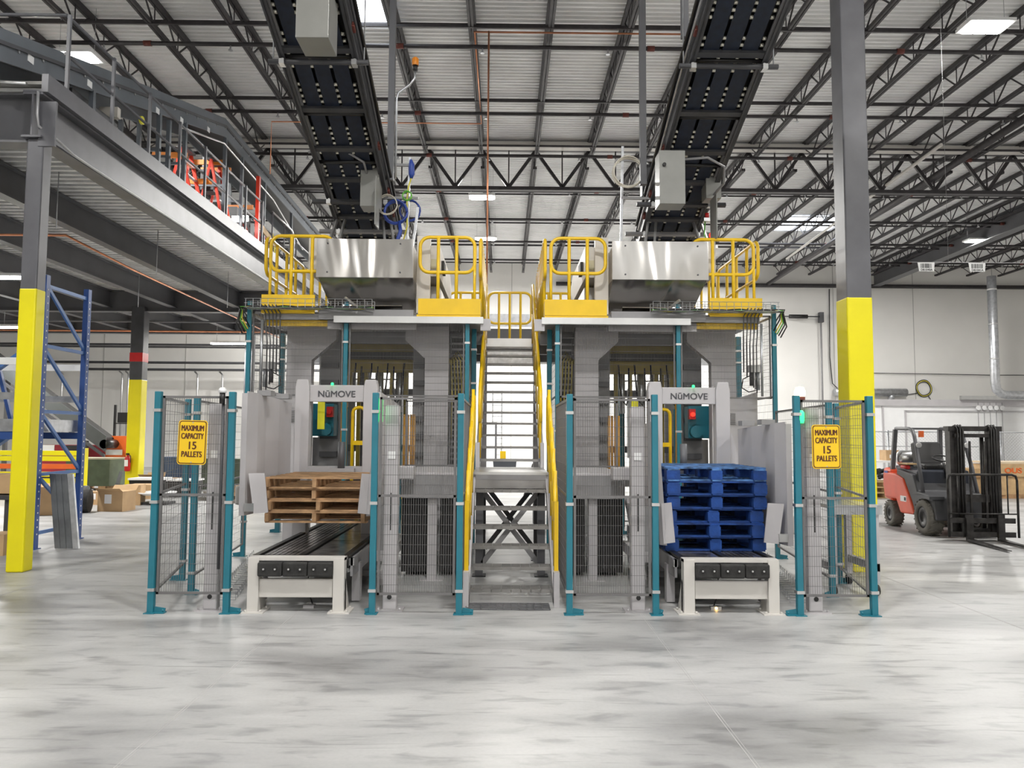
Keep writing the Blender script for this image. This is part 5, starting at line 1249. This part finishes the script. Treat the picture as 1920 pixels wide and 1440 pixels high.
# ================================================================== forklift
def forklift(cx_, cy_, rot):
    o = T('forklift', 'orange and black forklift truck parked at the right', 'forklift', (0, 0, 0))
    hw = .50
    # local: x across (truck's right = -x is picture left), y back (+) ; mast at y=0
    def wheel(x, y, r, w_, nm):
        s = 1 if x > 0 else -1
        prof = [(.001, -w_ / 2), (r * .5, -w_ / 2), (r * .52, -w_ / 2 + .03), (r * .6, -w_ / 2 + .03), (r * .62, -w_ / 2), (r * .93, -w_ / 2), (r, -w_ / 2 + .04), (r, w_ / 2 - .04), (r * .93, w_ / 2), (r * .62, w_ / 2), (r * .6, w_ / 2 - .03), (r * .52, w_ / 2 - .03), (r * .5, w_ / 2), (.001, w_ / 2)]
        t = MB().lathe((x, y, r), prof[3:11], 28, 'x').build('tyre', mat('tyre_dusty', (.16, .15, .13), .85, amp=.2), o)
        m = MB()
        for k in range(22):
            a = 2 * math.pi * k / 22
            for sx in (-1, 1):
                c = Vector((x + sx * w_ * .27, y + (r + .004) * math.cos(a), r + (r + .004) * math.sin(a)))
                d = Vector((sx * w_ * .22, -math.sin(a) * .03, math.cos(a) * .03)); m.bar(c - d, c + d, .022, .012, up=(0, math.cos(a), math.sin(a)))
        m.build('tread_lug', mat('tyre_dusty', (.16, .15, .13), .85, amp=.2), t)
        MB().lathe((x, y, r), [(.001, -w_ * .32), (r * .3, -w_ * .32), (r * .34, -w_ * .42), (r * .62, -w_ * .45), (r * .62, w_ * .45), (r * .34, w_ * .42), (r * .3, w_ * .32), (.001, w_ * .32)], 24, 'x').build('rim', BLK, o)
    for x in (-.44, .44): wheel(x, .62, .30, .24, 'front'); wheel(x * 1.02, 1.98, .235, .18, 'rear')
    m = MB().prism([(.98, .30), (1.55, .28), (1.72, .52), (2.16, .52), (2.28, .75), (2.26, 1.0), (1.72, .99), (1.42, .92), (1.12, .52)], 'x', -.52, .52)
    m.build('chassis', FLO, o, bev=.03)
    MB().prism([(1.9, .45), (2.28, .5), (2.34, .75), (2.30, 1.08), (1.95, 1.06)], 'x', -.5, .5).build('counterweight', FLO, o, bev=.05)
    MB().prism([(.25, .28), (.98, .30), (1.12, .54), (1.40, .90), (1.7, .97), (1.7, 1.08), (1.05, 1.0), (.9, .72), (.35, .66)], 'x', -.50, .50).build('front_body', DARKST, o, bev=.02)
    MB().prism([(.95, .66), (1.5, .68), (1.8, .98), (1.9, 1.12), (1.0, 1.08)], 'x', -.44, .44).build('engine_hood', mat('hood_navy', (.035, .04, .055), .3, amp=.1), o, bev=.03)
    for x in (-.45, .45):
        MB().prism([(.30, .62), (.95, .62), (.97, .66), (.30, .67)], 'x', x - .12, x + .12).build('fender', DARKST, o)
    m = MB().prism([(1.15, 1.08), (1.62, 1.08), (1.72, 1.55), (1.58, 1.58), (1.46, 1.22), (1.15, 1.18)], 'x', -.24, .24); m.build('seat', BLK, o, bev=.03)
    m = MB().lathe((0, 2.05, 1.26), [(.001, -.36), (.08, -.35), (.15, -.28), (.15, .28), (.08, .35), (.001, .36)], 20, 'x'); m.build('gas_tank', ALU, o)
    MB().box(-.3, .3, 1.92, 2.2, 1.07, 1.12).build('tank_cradle', DARKST, o)
    for x in (-.44, .44):
        MB().tube([(x * 1.03, .78, .70), (x, .92, 1.15), (x * .95, 1.12, 1.66), (x * .92, 1.22, 1.78), (x * .92, 1.34, 1.81), (x * .92, 1.9, 1.82)], .034, 8).build('guard_front_post', GREYST, o)
        MB().bar((x, 2.02, .98), (x * .92, 1.93, 1.80), .07, .06).build('guard_rear_post', GREYST, o)
    m = MB()
    for y in (1.32, 1.46, 1.6, 1.74, 1.92): m.bar((-.42, y, 1.815), (.42, y, 1.815), .035, .03)
    m.each('guard_roof', GREYST, o)
    MB().tube([(.05, .95, .95), (.02, 1.08, 1.28)], .025, 8).build('steering_column', BLK, o)
    MB().tube([(.02 + .15 * math.cos(R(a)), 1.08 + .12 * math.sin(R(a)), 1.29 + .05 * math.sin(R(a))) for a in range(0, 360, 24)], .014, 6, closed=True).build('steering_wheel', BLK, o)
    for x in (-.40, .40): MB().lathe((x * 1.02, 1.02, 1.52), [(.001, 0), (.035, -.01), (.05, -.03), (.05, -.04), (.04, -.042), (.001, -.04)], 16, 'y').build('headlamp', ALU, o)
    MB().box(-.38, -.31, 1.0, 1.06, 1.66, 1.77).build('amber_lamp', ORG, o)
    # mast
    mm = mat('mast_black', (.03, .027, .026), .45, .3, amp=.5, sc=9)
    for x in (-.34, .34):
        s = 1 if x > 0 else -1
        MB().box(x - .05, x + .05, -.06, .10, .06, 1.84).build('outer_mast', mm, o)
        MB().box(x - s * .11 - .035, x - s * .11 + .035, -.12, .02, .10, 1.83).build('inner_mast', mm, o)
        MB().cyl((x - s * .19, .03, .12), (x - s * .19, .03, 1.7), .03, 10).build('lift_cylinder', mm, o)
    m = MB().box(-.42, .42, -.08, .08, 1.76, 1.84); m.box(-.34, .34, -.12, 0, 1.66, 1.72); m.box(-.34, .34, -.06, .08, .10, .2); m.box(-.3, .3, -.08, 0, .62, .74)
    m.build('mast_crosshead', mm, o)
    m = MB()
    for x in (-.3, -.26, -.22, .22, .26, .3): m.tube([(x, -.13, .4), (x, -.13, 1.78), (x, -.06, 1.86), (x, .02, 1.84)], .012, 6)
    m.each('hose', BLK, o)
    m = MB()
    for x in (-.12, .12): m.box(x - .015, x + .015, -.14, -.12, .3, 1.6)
    m.each('lift_chain', mm, o)
    m = MB().box(-.5, .5, -.22, -.16, .30, .38); m.box(-.5, .5, -.22, -.16, .08, .16); m.box(-.3, -.24, -.22, -.16, .08, .38); m.box(.24, .3, -.22, -.16, .08, .38)
    m.build('carriage', mm, o)
    m = MB().tube([(-.53, -.24, .08), (-.53, -.24, .98), (-.51, -.24, 1.05), (-.45, -.24, 1.07), (.45, -.24, 1.07), (.51, -.24, 1.05), (.53, -.24, .98), (.53, -.24, .08)], .02, 6)
    m.cyl((-.53, -.24, .45), (.53, -.24, .45), .012, 6)
    for x in (-.38, .38): m.cyl((x, -.24, .45), (x, -.24, 1.07), .012, 6)
    m.build('load_backrest', mm, o)
    for x in (-.22, .26):
        m = MB().box(x - .05, x + .05, -.27, -.22, .03, .44)
        m.add([(x - .05, -.22, .02), (x + .05, -.22, .02), (x + .03, -1.32, .02), (x - .03, -1.32, .02), (x - .05, -.22, .06), (x + .05, -.22, .06), (x + .03, -1.32, .03), (x - .03, -1.32, .03)],
              [(0, 3, 2, 1), (4, 5, 6, 7), (0, 1, 5, 4), (1, 2, 6, 5), (2, 3, 7, 6), (3, 0, 4, 7)])
        m.build('fork', mm, o)
    MB().box(-.523, -.52, 1.28, 1.52, .50, .60).build('white_badge', WHITE, o)
    MB().box(-.526, -.523, 1.30, 1.36, .52, .58).build('badge_mark', INK, o)
    text('badge_lettering', '0', .09, INK, (-.527, 1.47, .55), o, rot=(90, 0, -90)) if 0 else None
    MB().cyl((-.46, 1.55, 1.12), (-.46, 1.3, 1.12), .035, 12).build('extinguisher', RED, o)
    MB().box(-.50, -.30, 1.25, 1.6, 1.165, 1.19).build('wood_board', WOODL, o)
    m = MB().box(-.52, -.515, 2.05, 2.2, .98, 1.02); m.build('side_sticker', BLUEH, o)
    o.location = (cx_, cy_, 0); o.rotation_euler = (0, 0, R(rot))
forklift(7.63, 12.3, -4.5)

# ================================================================== right side of the hall
o = T('roof_beam', 'wide grey roof beam near the back wall at the far right', 'beam', (18.2, 31, 9.1))
ibeam(MB(), (18.35, 22, 37.1), None, 9.12, 9.9, .42, 'y').build('beam', GREYST, o)
def barcode_sign(x, y, z, code):
    o = T('location_sign', 'small white barcode sign %s hanging from the wire' % code, 'sign', (x, y, z - .09))
    w_, h_ = .15, .155
    MB().prism([(x - w_, z + h_ / 2), (x + w_, z + h_ / 2), (x + w_ - .012, z - h_ / 2), (x - w_ + .025, z - h_ / 2)], 'y', y - .003, y).build('plate', WHITE, o)
    m = MB(); rx = x - .10; random.seed(sum(map(ord, code)))
    while rx < x + .10:
        w2 = random.choice((.004, .004, .007, .012)); m.box(rx, rx + w2, y - .0045, y - .003, z - .02, z + .06); rx += w2 + random.choice((.004, .006, .008))
    m.build('bar_code', INK, o)
    text('lettering', code, .052, INK, (x + .005, y - .0045, z - .052), o, ext=.0008, bold=.0008)
barcode_sign(7.35, 13.0, 4.63, 'DB1040A'); barcode_sign(8.245, 13.0, 4.63, 'DB1041A')
MB().cyl((7.05, 13.01, 4.715), (9.6, 13.01, 4.715), .006, 6).cyl((7.75, 13.01, 4.715), (7.75, 13.01, 9.6), .003, 5).build('sign_wire', MG, label='thin wire holding the white barcode signs at the right', cat='wire')
o = T('air_duct', 'vertical galvanised duct turning right on the back wall', 'duct', (20.9, 32, 3.4))
MB().tube([(20.9, 32, 8.6), (20.9, 32, 4.0), (20.95, 32, 3.72), (21.15, 32, 3.53), (21.45, 32, 3.48), (26.8, 32, 3.48)], .18, 18).build('duct', GALV, o)
m = MB()
for z in (8.0, 6.5, 5.0): m.cyl((20.9, 32, z), (20.9, 32, z + .06), .19, 18)
m.each('collar', ALU, o)
o = T('air_duct', 'short horizontal galvanised duct with down spout right of the tall column', 'duct', (18.5, 37, 3.5))
MB().cyl((16.2, 37.0, 3.86), (19.75, 37.0, 3.86), .2, 16).build('duct', GALV, o); MB().cyl((19.0, 37.0, 3.4), (19.0, 37.0, 3.85), .14, 14).build('spout', GALV, o)
o = T('hose_coil', 'yellow and black cable coil hung on the white back wall', 'cable', (20.6, 36.9, 3.8))
for rr, mt in ((.36, YELH), (.33, BLK), (.39, BLK)):
    MB().tube([(20.7 + rr * math.cos(R(a)), 37.14 + .03 * math.sin(R(3 * a)), 4.08 + rr * math.sin(R(a)) * 1.05) for a in range(0, 360, 15)], .028, 6, closed=True).build('loop', mt, o)
MB().tube([(20.9, 37.14, 3.72), (21.1, 37.14, 3.4)], .02, 6).tube([(20.4, 37.14, 3.85), (19.6, 37.14, 3.72), (17.8, 36.9, 3.7)], .02, 6).build('tail', BLK, o)
pipe([(16.1, 37.1, 9.0), (16.05, 37.1, 5.6), (16.15, 37.1, 4.3), (16.5, 37.1, 3.95), (16.9, 37.1, 3.9)], 'black cable hanging down the back wall left of the tall column', .025, BLK, 'wall_cable', 'cable')
pipe([(18.2, 37.1, 4.82), (21, 37.1, 4.80), (24, 37.1, 4.76), (26.9, 37.1, 4.78)], 'thin black cable running level along the white back wall', .018, BLK, 'wall_cable', 'cable')
pipe([(15.6, 37.0, 7.55), (15.6, 37.0, 2)], 'vertical grey conduit on the back wall between machine and tall column', .05, MG, 'wall_conduit', 'conduit')
o = T('spring_line', 'dark tension spring line reaching from the right machine to a wall bracket', 'cable', (14, 36.9, 7.5))
MB().cyl((13.6, 36.9, 7.58), (15.7, 36.9, 7.58), .03, 8).build('rod', DARKST, o); MB().cyl((14.0, 36.9, 7.58), (14.9, 36.9, 7.58), .1, 10).build('spring', BLK, o); MB().box(15.5, 15.7, 36.85, 37.1, 7.3, 7.8).build('bracket', DARKST, o)
# white partition and door frames
o = T('white_partition', 'long white partition with panel frames in front of the right back wall', 'partition', (22, 35, 0))
MB().box(16.2, 26.9, 35.0, 35.2, 0, 3.35).build('wall', WHITE, o)
MB().box(16.2, 26.9, 34.9, 35.0, 3.12, 3.42).box(18.6, 26.9, 34.94, 35.0, 2.86, 2.92).box(18.55, 18.63, 34.94, 35, 0, 2.92).box(16.25, 16.35, 34.94, 35, 0, 3.2).box(17.5, 17.58, 34.94, 35, 0, 3.2).build('frame', LG, o)
MB().box(21.1, 26.9, 34.75, 34.9, 3.42, 3.6).build('cable_duct', ALU, o)
for k in range(5):
    x = 21.95 + k * .28
    MB().cyl((x, 34.9, .3), (x, 34.9, 3.3), .016, 6).build('conduit', MG, o); MB().cyl((x, 34.86, 3.05), (x, 34.9, 3.05), .11, 12).build('outlet', WHITE, o)
# chain link fence
o = T('chain_link_fence', 'galvanised chain link fence behind the forklift', 'fence', (19, 26, 0))
m = MB(); x0, x1, z1 = 12.6, 26.5, 1.85; y = 26.0
for x in (13.2, 17.1, 18.5, 21.0, 24.0): m.cyl((x, y, 0), (x, y, z1 + .05), .035, 8)
m.cyl((x0, y, z1), (x1, y, z1), .02, 6).cyl((x0, y, 1.35), (17.1, y, 1.35), .016, 6).build('frame', GALV, o)
m = MB(); x = x0 - z1
while x < x1:
    for sg in (1, -1):
        xa = x if sg > 0 else x + z1; xb = x + z1 if sg > 0 else x
        a = Vector((xa, y, .02)); b = Vector((xb, y, z1))
        t0 = 0; t1 = 1
        if min(xa, xb) >= x0 and max(xa, xb) <= x1: m.tube([a, b], .0035, 3)
    x += .11
m.build('link_mesh', GALV, o, kind='stuff')
# crates, pallets and bench by the fence
o = T('wooden_crate', 'large plywood crate marked with orange letters at the right picture edge', 'crate', (14.4, 20.9, 0))
MB().box(13.55, 15.6, 20.8, 21.9, .12, .92).build('box', WOODL, o)
MB().box(13.5, 15.65, 20.74, 20.8, .60, .95).box(13.5, 13.75, 20.75, 20.8, .1, .6).box(14.45, 14.6, 20.75, 20.8, .1, .6).build('batten', WOODL, o)
MB().box(13.55, 15.6, 20.8, 21.9, 0, .12).build('base', WOOD, o); text('lettering', 'OUS', .2, ORG, (13.95, 20.735, .76), o, fit=.46, bold=.005)
MB().box(13.5, 15.7, 20.74, 22.0, .95, 1.0).build('lid', mat('ply_pale', (.62, .50, .34), .6), o)
o = T('wooden_crate', 'lower wooden crate left of the marked plywood crate', 'crate', (12.9, 21.6, 0)); MB().box(12.35, 13.4, 21.2, 22, .1, .80).build('box', WOODL, o); MB().box(12.3, 13.4, 21.15, 21.2, .55, .62).build('batten', WOOD, o); MB().box(12.35, 13.4, 21.2, 22, 0, .1).build('base', WOOD, o)
for k in range(3):
    m_, s_ = pallet_parts(9.75, 10.95, 20.6, 21.6, k * .15, .148, False); o = T('floor_pallet', 'pale wooden pallet behind the forklift, %s of the stack' % ['lowest', 'middle', 'topmost'][k], 'pallet', (10.3, 21, k * .15)); m_.build('boards', WOODL, o); s_.each('stringer', WOODL, o)
o = T('work_bench', 'white topped bench loaded with dark parts behind the forklift', 'bench', (10.6, 22.4, 0))
MB().box(9.6, 12.3, 22.0, 22.8, .92, .98).build('top', WHITE, o)
for x in (9.68, 12.2):
    for y in (22.05, 22.75): MB().box(x - .03, x + .03, y - .03, y + .03, 0, .92).build('leg', GALV, o)
o = T('dark_parts', 'heap of dark hoses and parts below the white bench', 'parts', (10.4, 21.2, .45))
m = MB()
for i in range(14):
    a = i * .9; m.tube([(10.35 + .3 * math.cos(a), 21.1 + .2 * math.sin(a), .48 + .02 * i), (10.4 + .25 * math.cos(a + 1), 21.0 + .1 * math.sin(a), .56 + .02 * i), (10.3 + .4 * math.cos(a + 2), 21.1, .46 + .02 * i)], .03, 6)
m.build('hose_heap', BLK, o, kind='stuff')
MB().box(9.9, 10.3, 20.9, 21.0, .5, .62).build('tape_roll', ALU, o)
o = T('carton', 'carton standing on the bench behind the forklift cab', 'box', (11.9, 22.4, .98)); MB().box(11.2, 11.6, 22.2, 22.6, .98, 1.28).build('box', CARD, o); MB().box(11.3, 11.5, 22.19, 22.2, 1.05, 1.15).build('paper_label', WHITE, o)
# seen through the stair and the machines
o = T('cross_conveyor', 'grey cross conveyor behind the top stair rail', 'conveyor', (0, 18, 3.4))
MB().box(-5, 5, 18.0, 18.05, 4.25, 4.55).box(-5, 5, 18.0, 18.05, 3.35, 3.65).build('side_panel', GALV, o); MB().box(-5, 5, 18.05, 19, 3.7, 4.2).build('belt_unit', GREYST, o)
m = MB()
for x in (-4, -1.5, 1.2, 3.8): m.box(x, x + .08, 18, 18.08, 0, 4.5)
m.each('leg', GALV, o)
o = T('dark_tub', 'dark grey tub with yellow handle far behind the stair', 'tub', (.0, 26, .0))
MB().prism([(-.35, .35), (.38, .35), (.42, .78), (-.39, .78)], 'y', 26, 26.8).build('tub', mat('tub_grey', (.05, .055, .065), .6), o); MB().box(-.15, .05, 26.2, 26.3, .8, 1.1).build('yellow_part', YEL, o); MB().box(-.3, -.25, 26, 26.7, 0, .35).box(.28, .33, 26, 26.7, 0, .35).each('leg', DARKST, o)
o = T('wall_ladder', 'galvanised ladder frame on the wall far behind the stair', 'ladder', (-.3, 33, 0))
m = MB()
for x in (-.55, -.15): m.box(x, x + .05, 33, 33.05, 0, 3.6)
for k in range(14): m.box(-.55, -.1, 33, 33.04, .3 + k * .24, .33 + k * .24)
m.build('frame', GALV, o)
o = T('door_panel', 'white framed panel far behind the stair, left of the ladder', 'panel', (-.9, 30, 0)); MB().box(-1.0, -.35, 30, 30.05, 0, 2.1).build('panel', WHITE, o); MB().box(-.38, -.3, 29.97, 30.06, 0, 2.15).box(-1.0, -.3, 29.97, 30.06, 2.1, 2.16).build('frame', GREYST, o)
MB().box(1.25, 1.5, 30, 30.25, 0, 2.5).build('post', GREYST, label='dark grey post far behind the stair on the right', cat='post')
o = T('machine_tripod', 'dark tripod stand seen under the stair landing', 'stand', (.75, 20, 0)); m = MB()
for a in (0, 120, 240): m.bar((.75, 20, .9), (.75 + .45 * math.cos(R(a)), 20 + .45 * math.sin(R(a)), 0), .03)
m.build('legs', BLK, o); MB().tube([(.4, 20, .5), (.6, 19.9, .15), (.9, 19.9, .1), (1.1, 20, .4)], .03, 6).build('hose', BLK, o)

pipe([(11.7, 31, 9.05), (11.0, 18.6, 9.05)], 'pale conduit running diagonally under the joists right of the tall column', .045, LG2, 'roof_conduit', 'conduit')
pipe([(12.3, 14.5, 9.3), (13.0, 37.0, 9.2)], 'thick dark pipe running back under the joists at the right', .1, JOIST, 'roof_pipe', 'pipe')
